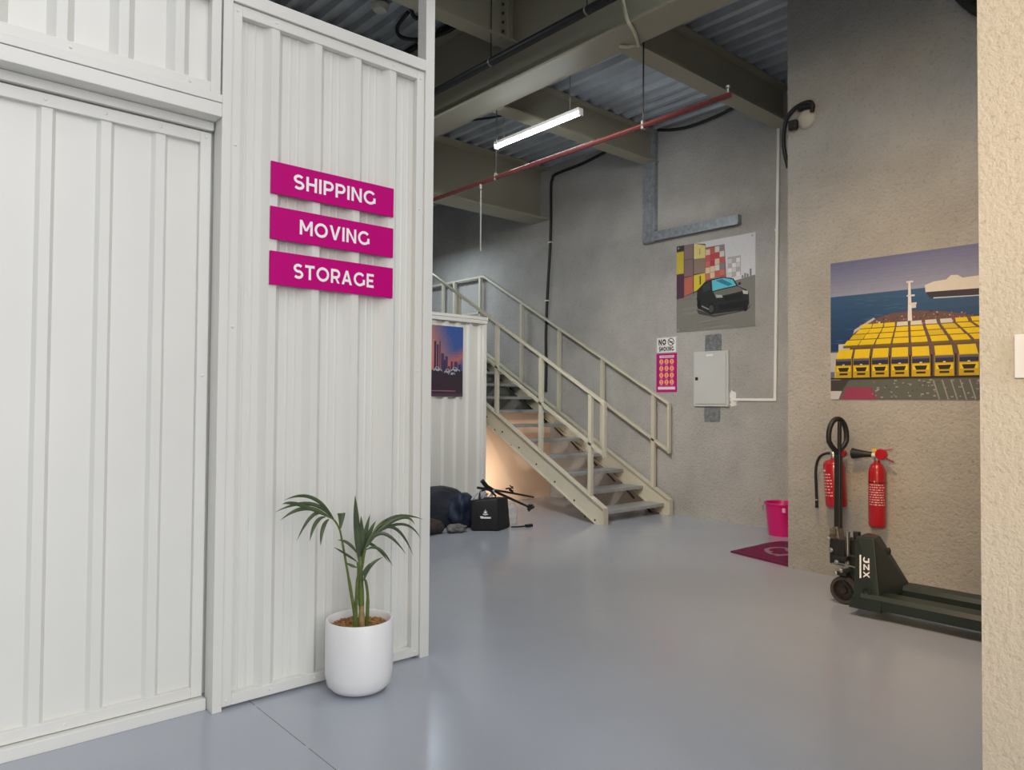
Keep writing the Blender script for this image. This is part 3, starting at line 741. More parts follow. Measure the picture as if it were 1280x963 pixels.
# --- car picture on the back wall (1 m square)
W = .977; It = []
def A(poly, c, l): It.append(([(p[0]*W, p[1]*W) for p in poly], ink(clampc(c)), l))
A(rect(0, 1, 0, 1), (212, 213, 216), 0)
A([(0, 0), (1, 0), (1, .55), (.8, .52), (.4, .47), (.1, .41), (0, .40)], (128, 126, 120), 1)
for i in range(14):
    v = .38*random.random(); u = random.random()*.6
    A([(u, v), (u+random.uniform(.15, .4), v+.02), (u+.3, v+.035), (u+.05, v+.02)], (120, 118, 112) if i % 2 else (136, 134, 128), 2)
for p, c in ((rect(0, .098, .39, .665), (82, 52, 72)), (rect(0, .098, .675, .93), (206, 188, 64)), (rect(0, .098, .94, 1), (60, 58, 56)),
             ([(.104, .41), (.225, .445), (.225, .63), (.104, .62)], (188, 104, 88)), (rect(.104, .225, .635, .825), (134, 112, 112)), (rect(.104, .225, .832, 1), (138, 118, 118)),
             ([(.235, .45), (.385, .49), (.385, .645), (.235, .635)], (214, 196, 58)), (rect(.235, .385, .65, .815), (148, 124, 112)), ([(.235, .82), (.385, .815), (.385, .955), (.235, 1)], (222, 208, 132))):
    A(p, c, 3)
for u0 in (0.1, .229): A(rect(u0, u0+.005, .40, 1), (52, 46, 46), 4)
A([(0, .38), (.39, .47), (.39, .97), (.235, 1), (0, 1)], (86, 76, 74), 2)
A([(.38, .44), (.66, .50), (.63, .93), (.38, .93)], (150, 104, 100), 2); A([(.67, .54), (.83, .57), (.83, .78), (.67, .78)], (176, 174, 172), 2)
A(rect(.312, .328, .52, .62), (60, 52, 40), 4); A(rect(.31, .318, .86, .93), (150, 130, 70), 4)
pal = [(192, 70, 78), (210, 208, 200), (200, 112, 100), (128, 128, 136), (176, 60, 84), (214, 196, 160), (196, 92, 84)]
rr = random.Random(5)
for i in range(4):
    for j in range(6):
        A(rect(.39+.06*i, .447+.06*i, .50+.068*j+.008*i, .563+.068*j+.008*i), pal[rr.randrange(7)], 3)
for i in range(3):
    for j in range(4): A(rect(.675+.05*i, .72+.05*i, .56+.05*j, .605+.05*j), [(205, 205, 204), (178, 176, 172), (228, 226, 222)][(i+2*j) % 3], 3)
for u, a in ((.84, .56), (.87, .58), (.90, .57), (.935, .62)): A(rect(u, u+.022, .53, a), (128, 126, 128), 2)
A([(.27, .245), (.5, .165), (.9, .18), (.95, .25), (.93, .20), (.5, .14), (.3, .19)], (70, 68, 66), 3)
A([(.28, .46), (.38, .543), (.455, .562), (.62, .57), (.74, .54), (.8, .45), (.9, .40), (.925, .36), (.93, .25), (.895, .187), (.5, .172), (.40, .20), (.29, .255), (.275, .36)], (34, 36, 36), 4)
A([(.47, .55), (.62, .56), (.73, .53), (.775, .46), (.60, .445), (.48, .43)], (96, 196, 214), 5)
A([(.52, .54), (.60, .55), (.73, .48), (.68, .462)], (36, 128, 158), 6)
A([(.35, .50), (.45, .545), (.455, .45), (.36, .43)], (52, 60, 62), 5)
A([(.49, .42), (.62, .435), (.79, .45), (.88, .395), (.70, .375), (.52, .36)], (112, 112, 104), 5)
A([(.52, .385), (.60, .375), (.61, .345), (.53, .35)], (176, 176, 172), 6); A([(.85, .40), (.915, .385), (.915, .35), (.86, .36)], (196, 196, 192), 6)
A([(.62, .36), (.84, .37), (.84, .32), (.63, .30)], (18, 20, 20), 6); A([(.56, .27), (.92, .29), (.90, .22), (.57, .21)], (16, 17, 18), 6)
A(circle(.465, .235, .05, .065), (14, 14, 15), 6); A(circle(.465, .235, .032, .042), (70, 70, 70), 7)
A(circle(.305, .30, .025, .055), (14, 14, 15), 6); A(circle(.885, .215, .03, .045), (14, 14, 15), 5)
A([(.34, .27), (.44, .22), (.44, .235), (.34, .285)], (150, 150, 146), 7); A(circle(.815, .475, .018, .016, 12), (40, 42, 42), 5)
po = picture('wall_picture', 'square picture of a dark car before stacked containers hung above the grey electrical box', None, (6.844, 4.963, 2.05), (0, -1, 0), (0, 0, 1), (-1, 0, 0), W, W, It)
for u, v in ((.025, .975), (.965, .97), (.025, .025)):
    obj('fixing', disc_bolt(B(), (6.841, 4.963-W*u, 2.05+W*v), .012, .006, '-X'), CHROME, po)

# --- ship deck picture on the right wall
Ws, Hs = .962, 1.0; It = []
def A(poly, c, l): It.append(([(p[0]*Ws, p[1]*Hs) for p in poly], ink(clampc(c)), l))
E_ = 1.24
for i in range(10):
    t = i/9; A(rect(0, E_, .75+.025*i, .775+.025*i), tuple(a+(b-a)*t for a, b in zip((146, 152, 178), (104, 110, 148))), 0)
for i in range(8):
    t = i/7; A(rect(0, E_, .35+.05*i, .40+.05*i), tuple(a+(b-a)*t for a, b in zip((30, 58, 104), (50, 90, 130))), 0)
A(rect(0, E_, 0, .35), (94, 98, 94), 0)
rr = random.Random(2)
for i in range(40):
    u = rr.uniform(0, .5); v = rr.uniform(.4, .72); A([(u, v), (u+.04, v+.003), (u+.08, v), (u+.04, v-.003)], (64, 100, 140), 1)
A([(.665, .767), (.72, .785), (.80, .79), (.83, .815), (.87, .812), (.9, .79), (E_, .80), (E_, .70), (.67, .716)], (214, 210, 202), 1)
A([(.67, .72), (E_, .705), (E_, .66), (.70, .675)], (52, 50, 66), 2); A([(.72, .672), (E_, .655), (E_, .66), (.72, .68)], (190, 200, 212), 2)
A([(.10, .36), (.18, .49), (.32, .565), (.45, .598), (.62, .60), (.787, .58), (E_, .48), (E_, .14), (.03, .14), (.03, .22)], (104, 82, 78), 2)
for i in range(260):
    u = rr.uniform(.2, 1.2); v = rr.uniform(.50, .60) - abs(u-.6)*.12; s = rr.uniform(.004, .011)
    A([(u, v), (u+s, v), (u+s, v+s), (u, v+s)], rr.choice([(150, 84, 74), (74, 54, 60), (190, 150, 140), (120, 96, 92), (60, 56, 70)]), 3)
A([(.17, .47), (.18, .50), (.32, .575), (.33, .565), (.19, .485)], (190, 194, 200), 4); A(rect(.352, .366, .49, .545), (206, 206, 206), 4)
A([(.558, .80), (.572, .80), (.582, .535), (.553, .535)], (226, 226, 226), 5)
for u0, u1, v in ((.545, .59, .795), (.548, .60, .70), (.56, .612, .645)): A(rect(u0, u1, v, v+.012), (214, 214, 214), 5)
A(rect(.578, .608, .62, .65), (206, 206, 208), 5)
A(rect(0, .075, .14, .34), (188, 188, 186), 3); A(rect(.06, .145, .345, .40), (196, 200, 204), 3); A(rect(0, .03, .155, .2), (110, 110, 112), 4)
xf = [157, 258, 362, 467, 575, 690, 805, 915, 1030]; xb = [285, 347, 412, 480, 552, 627, 702, 775, 850]
Yc = (232, 202, 30); Yd = (196, 164, 26)
for row in range(4, -1, -1):
    t = row/4.0; tt = t**.85
    for k in range(9):
        x = xf[k] + (xb[k]-xf[k])*tt; w = (94 + (58-94)*tt)/775/2
        u = (x-80)/775; v = .335 + (.505-.335)*tt
        hgt = .040*(1-tt*.30)
        xn = xf[k] + (xb[k]-xf[k])*min(1.05, tt+.18)
        du = (xn-x)/775
        top = Yc if not (row == 4 and k in (3, 4, 5, 6)) else (214, 212, 204)
        if row > 0:
            A([(u-w, v), (u+w, v), (u+w*.95+du, v+hgt), (u-w*.95+du, v+hgt)], top if rr.random() > .12 else (214, 186, 40), 5+(4-row))
            A([(u-w, v-.018), (u+w, v-.018), (u+w, v), (u-w, v)], (118, 100, 36), 5+(4-row))
        else:
            l = 12
            A([(u-w*.92, v-.045), (u+w*.92, v-.045), (u+w*.9+du*.6, v+.022), (u-w*.9+du*.6, v+.022)], Yc, l)
            A(rect(u-w, u+w, .155, v-.04), Yd, l)
            A(rect(u-w*.95, u+w*.95, .245, .29), (44, 44, 66), l+1); A(rect(u-w*.9, u+w*.9, .275, .289), (96, 96, 118), l+2)
            A(rect(u-w*.86, u+w*.86, .20, .236), Yc, l+1); A([(u-w*.7, .228), (u+w*.7, .228), (u+w*.5, .20), (u-w*.5, .20)], (40, 36, 30), l+2)
            A(rect(u-w*.5, u+w*.5, .174, .188), (46, 42, 34), l+1); A(rect(u+w, u+w+.014, .16, .30), (38, 34, 36), l)
            A(rect(u-.008, u+.008, .245, .252), (220, 220, 224), l+3)
A(rect(0, E_, .145, .156), (40, 38, 34), 12)
A([(.08, 0), (.34, 0), (.30, .085), (.12, .085)], (150, 60, 92), 2); A([(0, 0), (.06, 0), (.085, .06), (0, .06)], (200, 200, 202), 2); A([(0, .06), (.085, .06), (.14, .14), (0, .14)], (66, 64, 64), 2)
for i in range(90):
    u = rr.uniform(.3, 1.2); v = rr.uniform(.01, .13); A(rect(u, u+rr.uniform(.006, .02), v, v+.008), rr.choice([(140, 142, 138), (74, 78, 76), (160, 160, 156)]), 2)
for i in range(8):
    u = .75+.055*i; A([(u, 0), (u+.008, 0), (u-.03, .13), (u-.038, .13)], (150, 152, 148), 3)
picture('wall_picture', 'wide picture of yellow trucks on a ship deck hung on the right concrete wall', None, (5.309, 2.483, 1.29), (0, -1, 0), (0, 0, 1), (-1, 0, 0), Ws*E_, Hs, It)

# --- city picture on the cabin
Wc, Hc = .70, .757; It = []
def A(poly, c, l): It.append(([(p[0], p[1]*Hc) for p in poly], ink(clampc(c)), l))
# u measured in metres from the left edge, visible part starts near .30
n = 26
for i in range(n):
    for j in range(16):
        u0, u1 = Wc*i/n, Wc*(i+1)/n; v0, v1 = .36+.04*j, .36+.04*(j+1)
        x = ((u0+u1)/2-.30)/.40; y = (v0+v1)/2
        k = max(0, min(1, (1.15*x + 1.0*(y-.6)) / .85 - .12)); g = max(0, min(1, 1-abs(y-.56+.28*(.9-x))/.16)) * max(0, min(1, x*1.6))
        a = (206, 132, 116); b = (64, 92, 158)
        c = [a[q]*(1-k)+b[q]*k for q in range(3)]; o_ = (214, 116, 100)
        c = [c[q]*(1-.85*g)+o_[q]*.85*g for q in range(3)]
        A(rect(u0, u1, v0, min(1, v1)), tuple(int(q/6)*6 for q in c), 0)
A(rect(0, Wc, 0, .37), (58, 46, 58), 0)
for u, w, v in ((.05, .05, .6), (.12, .04, .72), (.19, .05, .55), (.25, .03, .68), (.315, .028, .775), (.35, .024, .73), (.383, .015, .78), (.405, .04, .61), (.46, .035, .57), (.44, .02, .52), (.535, .025, .50), (.58, .045, .50), (.64, .03, .46), (.50, .025, .43)):
    A(rect(u, u+w, .34, v), (70, 62, 96) if w > .03 else (60, 52, 84), 2)
A(rect(.389, .392, .7, .82), (70, 60, 90), 3)
for cx_, cy_, s in ((.365, .355, .055), (.50, .33, .05), (.60, .36, .06), (.20, .36, .06), (.55, .31, .045)):
    A([(cx_-s, cy_), (cx_+s, cy_), (cx_+s*.95, cy_+.025), (cx_+s*.4, cy_+.03), (cx_+s*.2, cy_+.06), (cx_-s*.5, cy_+.06), (cx_-s*.75, cy_+.03), (cx_-s, cy_+.025)], (176, 178, 190), 3)
    A([(cx_-s*.45, cy_+.032), (cx_+s*.15, cy_+.032), (cx_+s*.05, cy_+.052), (cx_-s*.38, cy_+.052)], (60, 64, 84), 4)
    for q in (-.6, .55): A(circle(cx_+s*q, cy_, s*.2, s*.28, 10), (34, 30, 40), 4)
A(rect(.10, .60, .07, .085), (150, 96, 110), 2); A(rect(0, Wc, 0, .04), (84, 62, 76), 1)
picture('wall_picture', 'picture of city towers at dusk on the white corrugated cabin beside the stairs', None, (4.18, 6.355, 1.308), (1, 0, 0), (0, 0, 1), (0, -1, 0), Wc, Hc, It)

# --- no smoking sign and magenta notice
INKB = ink((26, 26, 28))
its = [(rect(.004, .278, .004, .184), ink((60, 60, 60)), 0), (rect(.008, .274, .008, .180), ink((240, 240, 238)), 1)]
T_ = 0.27
its += [(p, INKB, 2) for p in text_at('NO', .083, .094, .066, .105)]
its += [(p, INKB, 2) for p in text_at('SMOKING', .139, .022, .052, .205)]
T_ = 0.185
its += [(p, INKB, 2) for p in ribbon(arc(.203, .125, .04, .04, 0, 360, 28), .009)]
its += [([(.17, .148), (.176, .156), (.236, .102), (.23, .094)], INKB, 3), (rect(.178, .228, .118, .128), INKB, 2), (rect(.03, .135, .085, .088), INKB, 2)]
picture('no_smoking_sign', 'small white no smoking sign above the magenta notice on back wall', None, (6.846, 5.244, 1.826), (0, -1, 0), (0, 0, 1), (-1, 0, 0), .282, .188, its, .004, cat='sign')
its = [(rect(0, .289, 0, .445), ink((176, 16, 112)), 0), (rect(.045, .245, .393, .42), ink((246, 224, 236)), 1), (rect(.022, .262, .03, .062), ink((240, 214, 228)), 1)]
for i in range(12): its.append((rect(.06+.015*i, .07+.015*i, .400, .412), ink((176, 60, 120)), 2))
for j in range(4):
    for i in range(3):
        cx_, cy_ = .07+.073*i, .115+.078*j
        its.append((circle(cx_, cy_, .029, .030, 18), ink((250, 176, 128)), 1))
        its.append((circle(cx_, cy_+.006, .010, .011, 10), ink((228, 96, 80)), 2)); its.append((rect(cx_-.014, cy_+.012, cy_-.016, cy_-.004), ink((250, 216, 190)), 2)) if False else its.append((rect(cx_-.014, cx_+.012, cy_-.018, cy_-.008), ink((232, 110, 90)), 2))
        its.append((rect(cx_-.025, cx_+.025, cy_-.040, cy_-.035), ink((226, 130, 180)), 1))
picture('safety_notice', 'magenta notice with twelve orange round symbols below the no smoking sign', None, (6.846, 5.244, 1.379), (0, -1, 0), (0, 0, 1), (-1, 0, 0), .289, .445, its, .004, cat='notice')

# ================================================================== WALL FITTINGS
eb = thing('electrical_box', 'flat grey electrical box with hinged door on the back wall under the car picture', 'electrical box', (6.82, 4.505, 1.222))
obj('box_body', box(B(), 6.822, 6.8495, 4.288, 4.720, 1.222, 1.818, .004), BOXGREY, eb)
d_ = obj('box_door', box(B(), 6.813, 6.8215, 4.312, 4.697, 1.248, 1.795, .003), BOXGREY, eb)
obj('latch', box(B(), 6.806, 6.8125, 4.655, 4.690, 1.505, 1.540, .002), BLACK, d_)
obj('name_plate', box(B(), 6.810, 6.8128, 4.47, 4.55, 1.765, 1.785), PLASTIC, d_)
adopt(eb)
for c in d_.children: c.matrix_parent_inverse = Matrix.Identity(4)
TAPE = mat('silver_tape', (150, 153, 156), .35, .6, .25, 26, bump=.3, bs=40)
for (y0, y1, z0, z1, lab) in ((4.388, 4.588, 1.822, 2.0, 'patch of silver tape on the wall just above the grey electrical box'), (4.405, 4.597, 1.055, 1.218, 'patch of silver tape on the wall just below the grey electrical box')):
    bm = B(); rr = random.Random(int(z0*100)); n = 14
    ring = []
    for i in range(n): ring.append((y0+(y1-y0)*i/n, z0+rr.uniform(-.006, .004)))
    for i in range(8): ring.append((y1+rr.uniform(-.003, .004), z0+(z1-z0)*i/8))
    for i in range(n): ring.append((y1-(y1-y0)*i/n, z1+rr.uniform(-.003, .004)))
    for i in range(8): ring.append((y0+rr.uniform(-.003, .004), z1-(z1-z0)*i/8))
    prism(bm, ring, 'x', 6.8475, 6.8497)
    tag(obj('tape_patch', bm, TAPE), lab, 'tape')
bm = B(); rr = random.Random(3)
for (c, ry, rz) in (((4.255, 1.34), .04, .05), ((4.235, 1.29), .045, .03), ((4.24, 1.245), .04, .02)):
    prism(bm, [(c[0]+ry*(1+rr.uniform(-.3, .3))*math.cos(a), c[1]+rz*(1+rr.uniform(-.3, .3))*math.sin(a)) for a in [k*2*PI/14 for k in range(14)]], 'x', 6.848-.0004*rz*40, 6.8498)
tag(obj('filler_patch', bm, mat('white_filler', (228, 226, 222), .9)), 'white plaster filler smeared on the wall right of the grey electrical box', 'plaster')
ct = thing('cable_trunking', 'thin white cable trunking running up the back wall from the electrical box', 'trunking', (6.84, 3.75, 1.28))
obj('vertical_run', bar(B(), (6.838, 3.765, 1.285), (6.838, 3.725, 4.03), .028, .016, (1, 0, 0)), PLASTIC, ct)
obj('horizontal_run', box(B(), 6.834, 6.8498, 3.752, 4.245, 1.283, 1.309), PLASTIC, ct)
obj('clip', box(B(), 6.832, 6.8498, 3.73, 3.765, 3.0, 3.02), PLASTIC, ct)
adopt(ct)
cb = thing('wall_channel', 'galvanised steel channel bracket forming an L on the back wall above the car picture', 'bracket', (6.83, 5.35, 3.15))
bm = B(); box(bm, 6.79, 6.8498, 5.235, 5.41, 3.12, 4.40); 
obj('upright', bm, GALV, cb)
bm = B(); box(bm, 6.785, 6.849, 4.15, 5.234, 3.14, 3.235); box(bm, 6.775, 6.785, 4.15, 5.40, 3.128, 3.15)
obj('arm', bm, GALV, cb)
adopt(cb)
# cables
tag(obj('wall_cable', tube(B(), smoothpath([(6.835, 7.074, 1.395), (6.835, 7.066, 1.7), (6.835, 7.075, 2.2), (6.835, 7.042, 2.85), (6.835, 6.995, 3.55), (6.835, 6.995, 4.12), (6.83, 6.97, 4.24), (6.82, 6.88, 4.295), (6.82, 6.4, 4.32), (6.82, 5.95, 4.38)], 6), .019, 10), BLACK, None, True),
    'thick black cable dropping down the back wall behind the stair rails', 'cable')
wc_ = bpy.data.objects['wall_cable']
for z, y in ((3.4, 7.0), (2.62, 7.056)):
    obj('clip', box(B(), 6.812, 6.8498, y-.026, y+.026, z-.008, z+.008), PLASTIC, wc_)
tag(obj('deck_cable', tube(B(), smoothpath([(6.80, 5.20, 4.415), (6.79, 5.0, 4.36), (6.79, 4.75, 4.33), (6.79, 4.4, 4.345), (6.79, 4.15, 4.385), (6.79, 3.79, 4.41)], 6), .017, 10), BLACK, None, True),
    'black cable sagging under the ceiling deck between two cross beams at the wall', 'cable')
so = thing('ceiling_socket', 'pale round socket with black plug and cable loop on the concrete wall corner', 'socket', (5.31, 2.70, 3.45))
obj('back_plate', lathe(B(), [(0, 0), (.075, 0), (.072, .012), (.05, .03), (0, .032)], (0, 0, 0), 28, M=Matrix.Translation((5.3145, 2.665, 3.42)) @ Matrix.Rotation(-PI/2, 4, 'Y')), mat('aged_plastic', (190, 186, 176), .5, 0, .1, 20), so, True)
obj('plug', box(B(), 5.255, 5.3, 2.722, 2.790, 3.355, 3.425, .008), BLACK, so)
obj('connector', tube(B(), [(5.285, 2.62, 3.50), (5.28, 2.74, 3.52)], .018, 10), BLACK, so, True)
obj('cable', tube(B(), smoothpath([(5.285, 2.61, 3.45), (5.27, 2.60, 3.50), (5.275, 2.63, 3.53), (5.28, 2.72, 3.525), (5.28, 2.80, 3.47), (5.30, 2.84, 3.38), (5.33, 2.86, 3.26), (5.37, 2.845, 3.10)], 6), .016, 10), BLACK, so, True)
obj('mount', box(B(), 5.28, 5.3148, 2.60, 2.72, 3.49, 3.515), DKMETAL, so)
adopt(so)
sp = tag(obj('switch_plate', box(B(), 2.086, 2.0998, 0.40, 0.5255, 1.318, 1.424, .002), mat('bright_white_plastic', (250, 250, 250), .3, 0, .0)), 'bright white plate on the cream rendered pillar at right edge', 'switch')
obj('rocker', box(B(), 2.082, 2.0859, 0.40, 0.500, 1.335, 1.407, .001), MATS['bright_white_plastic'], sp)
tag(obj('black_hose', tube(B(), smoothpath([(5.26, 1.80, 4.6), (5.26, 1.69, 4.12), (5.26, 1.61, 3.93), (5.26, 1.545, 3.83), (5.26, 1.46, 3.745), (5.26, 1.2, 3.62)], 6), .04, 12), BLACK, None, True),
    'thick black hose looping down the concrete wall at the top by the pillar', 'hose')

# ================================================================== OVERHEAD PIPES AND LAMP
rp = thing('sprinkler_pipe', 'dark red sprinkler pipe hung across the hall below the ceiling beams', 'pipe', (4.48, 6.0, 3.4))
obj('pipe_run', tube(B(), [(4.48, 2.80, 3.41), (4.48, 12.5, 3.385)], .021, 14), PIPERED, rp, True)
for y in (5.34, 3.566, 8.0):
    h = obj('hanger_rod', tube(B(), [(4.48, y, 3.40), (4.48, y, 4.40)], .006, 8), DKMETAL, rp)
    obj('hanger_clamp', box(B(), 4.460, 4.500, y-.010, y+.010, 3.376, 3.445, .004), DULL, rp)
obj('drop_pipe', tube(B(), [(4.48, 5.568, 3.38), (4.48, 5.568, 2.78), (4.48, 5.564, 2.725)], .008, 8), DULL, rp, True)
obj('drop_tee', tube(B(), [(4.48, 5.568, 3.40), (4.48, 5.568, 3.34)], .016, 10), DULL, rp, True)
obj('upright_head', tube(B(), [(4.48, 2.82, 3.40), (4.48, 2.82, 3.46), (4.48, 2.82, 3.465), (4.48, 2.82, 3.48)], [.010, .008, .015, .015], 10), DULL, rp, True)
adopt(rp)
bp2 = thing('black_pipe', 'black pipe with pale joints slung alongside the long main beam', 'pipe', (4.0, 4.0, 4.2))
obj('pipe_run', tube(B(), [(4.0, -1.9, 4.19), (4.0, 12.5, 4.215)], .034, 14), BLACK, bp2, True)
for y in (4.85, 3.72, 7.0):
    obj('pipe_collar', tube(B(), [(4.0, y-.007, 4.2), (4.0, y+.007, 4.2)], .037, 14), DULL, bp2, True)
    obj('hanger_rod', tube(B(), [(4.0, y, 4.22), (4.0, y, 4.91)], .005, 8), DKMETAL, bp2)
adopt(bp2)
tag(obj('white_cord', tube(B(), smoothpath([(4.135, 3.50, 4.62), (4.130, 3.49, 4.30), (4.125, 3.45, 4.12), (4.135, 3.43, 4.045), (4.25, 3.47, 4.03), (4.40, 3.56, 4.032), (4.455, 3.60, 4.04), (4.465, 3.62, 4.06), (4.40, 3.66, 4.035), (4.35, 3.70, 4.04)], 6), .013, 10), mat('cream_cord', (214, 206, 180), .6), None, True),
    'pale cord hanging from the main beam and knotted at the cross beam joint', 'cord')
tl_ = thing('tube_lamp', 'lit white tube lamp hanging below the beams on two thin wires', 'lamp', (4.66, 4.98, 3.8))
p0, p1 = Vector((4.664, 5.563, 3.8)), Vector((4.654, 4.395, 3.8))
dv = (p1-p0).normalized()
obj('housing', bar(B(), p0 + Vector((0, 0, .03)), p1 + Vector((0, 0, .03)), .06, .03, bev=.004), PLASTIC, tl_)
obj('tube', tube(B(), [p0+dv*.01, p1-dv*.01], .019, 14), mat('lit_tube', (236, 246, 255), .3, 0, 0, emit=34.0), tl_, True)
obj('end_cap', bar(B(), p0 - dv*.008, p0 + dv*.008, .046, .046), PLASTIC, tl_)
obj('end_cap', bar(B(), p1 - dv*.008, p1 + dv*.008, .046, .046), PLASTIC, tl_)
for y, x in ((5.44, 4.663), (4.53, 4.655)):
    obj('hanging_wire', tube(B(), [(x, y, 3.84), (x, y, 4.43)], .004, 6), DULL, tl_)
adopt(tl_)
tag(obj('smoke_detector', lathe(B(), [(0, 0), (.085, 0), (.085, -.02), (.06, -.05), (.03, -.055), (0, -.055)], (3.47, 5.82, 4.90), 28), mat('detector_plastic', (206, 204, 196), .5), None, True),
    'round pale smoke detector on the dark ceiling above the white partition', 'detector')
dt = tag(obj('dangling_cable', tube(B(), smoothpath([(3.62, 5.55, 4.87), (3.72, 5.62, 4.80), (3.80, 5.50, 4.79), (3.85, 5.40, 4.84), (3.95, 5.45, 4.80), (4.06, 5.5, 4.86)], 6), .02, 10), BLACK, None, True),
    'bundle of black cable loops dangling from the dark ceiling near the smoke detector', 'cable')
tag(obj('ceiling_conduit', tube(B(), smoothpath([(4.10, 5.10, 4.84), (4.10, 5.6, 4.84), (4.10, 6.0, 4.84), (4.10, 8, 4.84), (4.10, 11, 4.84)], 4), .022, 10), DKMETAL, None, True),
    'dark conduit under the ceiling following the main beam behind the corner post', 'conduit')

tag(obj('thin_cable', tube(B(), smoothpath([(4.55, 6.75, 4.40), (4.62, 6.55, 4.33), (4.80, 6.30, 4.31), (5.05, 5.95, 4.33), (5.30, 5.60, 4.40)], 6), .012, 8), BLACK, None, True),
    'thin black cable drooping under the deck behind the left end of the lit tube lamp', 'cable')
tag(obj('cable_loop', tube(B(), smoothpath([(3.95, 5.18, 4.86), (4.06, 5.25, 4.80), (4.08, 5.55, 4.78), (4.02, 5.9, 4.80), (3.86, 6.05, 4.82), (3.74, 5.95, 4.84), (3.70, 5.7, 4.87)], 6), .018, 8), BLACK, None, True),
    'black cable looping under the dark ceiling just right of the corner post', 'cable')
# ================================================================== BUCKET AND MAT
bk = thing('bucket', 'bright pink plastic bucket on the floor in the wall corner', 'bucket', (6.60, 3.565, 0))
PINK = mat('pink_plastic', (208, 22, 118), .35, 0, .03, 5)
obj('bucket_body', lathe(B(), [(0, .012), (.110, .012), (.113, .0), (.119, .0), (.122, .012), (.150, .29), (.160, .292), (.163, .305), (.160, .312), (.147, .312), (.145, .30), (.117, .025), (0, .022)], (6.60, 3.565, 0), 40), PINK, bk, True)
obj('handle', tube(B(), [(6.60 + .172*math.sin(a), 3.565+.168*math.cos(a), .275-.07*math.sin(a)) for a in [k*PI/24 for k in range(25)]], .003, 6), CHROME, bk, True)
obj('handle_loop', tube(B(), [(6.59, 3.737, .28), (6.585, 3.752, .265), (6.582, 3.757, .24), (6.585, 3.750, .215), (6.59, 3.728, .205)], .0045, 6), CHROME, bk, True)
obj('handle_lug', box(B(), 6.452, 6.47, 3.455, 3.485, .235, .275, .003), mat('pale_pink_plastic', (236, 180, 200), .4), bk)
adopt(bk)
MATC = mat('mat_pile', (126, 16, 74), .95, 0, .2, 60, bump=.5, bs=200)
bm = B(); prism(bm, [(5.345, 2.845), (5.477, 3.421), (6.10, 3.415), (6.24, 3.38), (6.28, 3.30), (6.22, 2.845)], 'z', 0, .012)
dm = tag(obj('door_mat', bm, MATC), 'dark magenta floor mat with pale swirling logo beside the concrete corner', 'mat')
its = [(p, ink((150, 126, 134)), 0) for p in ribbon(arc(.50, -.36, .15, .10, 20, 330, 24), .045) + ribbon(arc(.34, -.22, .12, .07, -30, 200, 18), .04) + ribbon([(.10, -.34), (.22, -.38), (.30, -.46), (.26, -.52)], .045) + ribbon([(.2, -.2), (.14, -.28), (.16, -.36)], .035)]
its += [(p, ink((84, 10, 50)), 0) for p in ribbon([(-.115, -.568), (-.002, -.03), (.62, -.035)], .03)]
flatprint('logo', dm, (5.50, 3.42, .012), (1, 0, 0), (0, 1, 0), (0, 0, 1), its, off=.001)

# ================================================================== BAGS BY THE CABIN
def blob(name, c, s, m, seed, amp=.22, freq=3.0, sub=5, parent=None, rz=0, fold=.03):
    bm = B(); bmesh.ops.create_icosphere(bm, subdivisions=sub, radius=1)
    for v in bm.verts:
        d = v.co.normalized()
        k = 1 + amp*noise.noise(d*freq*.5 + Vector((seed, 0, 0))) + fold*abs(noise.noise(d*freq*2.2 + Vector((0, seed, 0))))*2
        q = Vector((d.x*abs(d.x)**-.2 if d.x else 0, d.y*abs(d.y)**-.2 if d.y else 0, d.z)) * k
        z = q.z if q.z > -.75 else -.75 + (q.z+.75)*.04
        x, y = q.x*s[0], q.y*s[1]
        v.co = (c[0]+x*math.cos(rz)-y*math.sin(rz), c[1]+x*math.sin(rz)+y*math.cos(rz), (z+.76)*s[2]/1.76)
    zm = min(v.co.z for v in bm.verts)
    for v in bm.verts: v.co.z += .002 - zm
    return obj(name, bm, m, parent, True)
NAVY = mat('navy_nylon', (30, 36, 48), .6, 0, .2, 10, bump=.2, bs=60)
db = thing('duffel_bag', 'large dark navy duffel bag slumped against the white cabin wall', 'bag', (4.36, 6.02, 0))
blob('bag_body', (4.33, 6.06), (.36, .22, .37), NAVY, 3.3, .22, 3.0, 5, db, -.15)
blob('side_pocket', (4.50, 5.84), (.16, .12, .33), mat('blue_nylon', (28, 40, 62), .6, 0, .2, 10), 7.7, .25, 3.5, 4, db, .3)
obj('piping', tube(B(), smoothpath([(4.02, 5.93, .10), (4.02, 5.93, .22), (4.06, 5.94, .31), (4.14, 5.96, .345)], 5), .006, 8), PLASTIC, db, True)
adopt(db)
tag(blob('brown_sack', (3.99, 5.72), (.15, .10, .15), mat('brown_cloth', (62, 54, 52), .85, 0, .2, 14), 1.2, .25, 3, 4), 'small brown sack on the floor left of the duffel bag by the post', 'sack')
tag(blob('grey_cloth', (4.265, 5.63), (.10, .06, .075), mat('grey_cloth', (112, 110, 108), .9, 0, .3, 30), 5.2, .3, 4, 4), 'crumpled grey cloth on the floor between duffel bag and black bag', 'cloth')
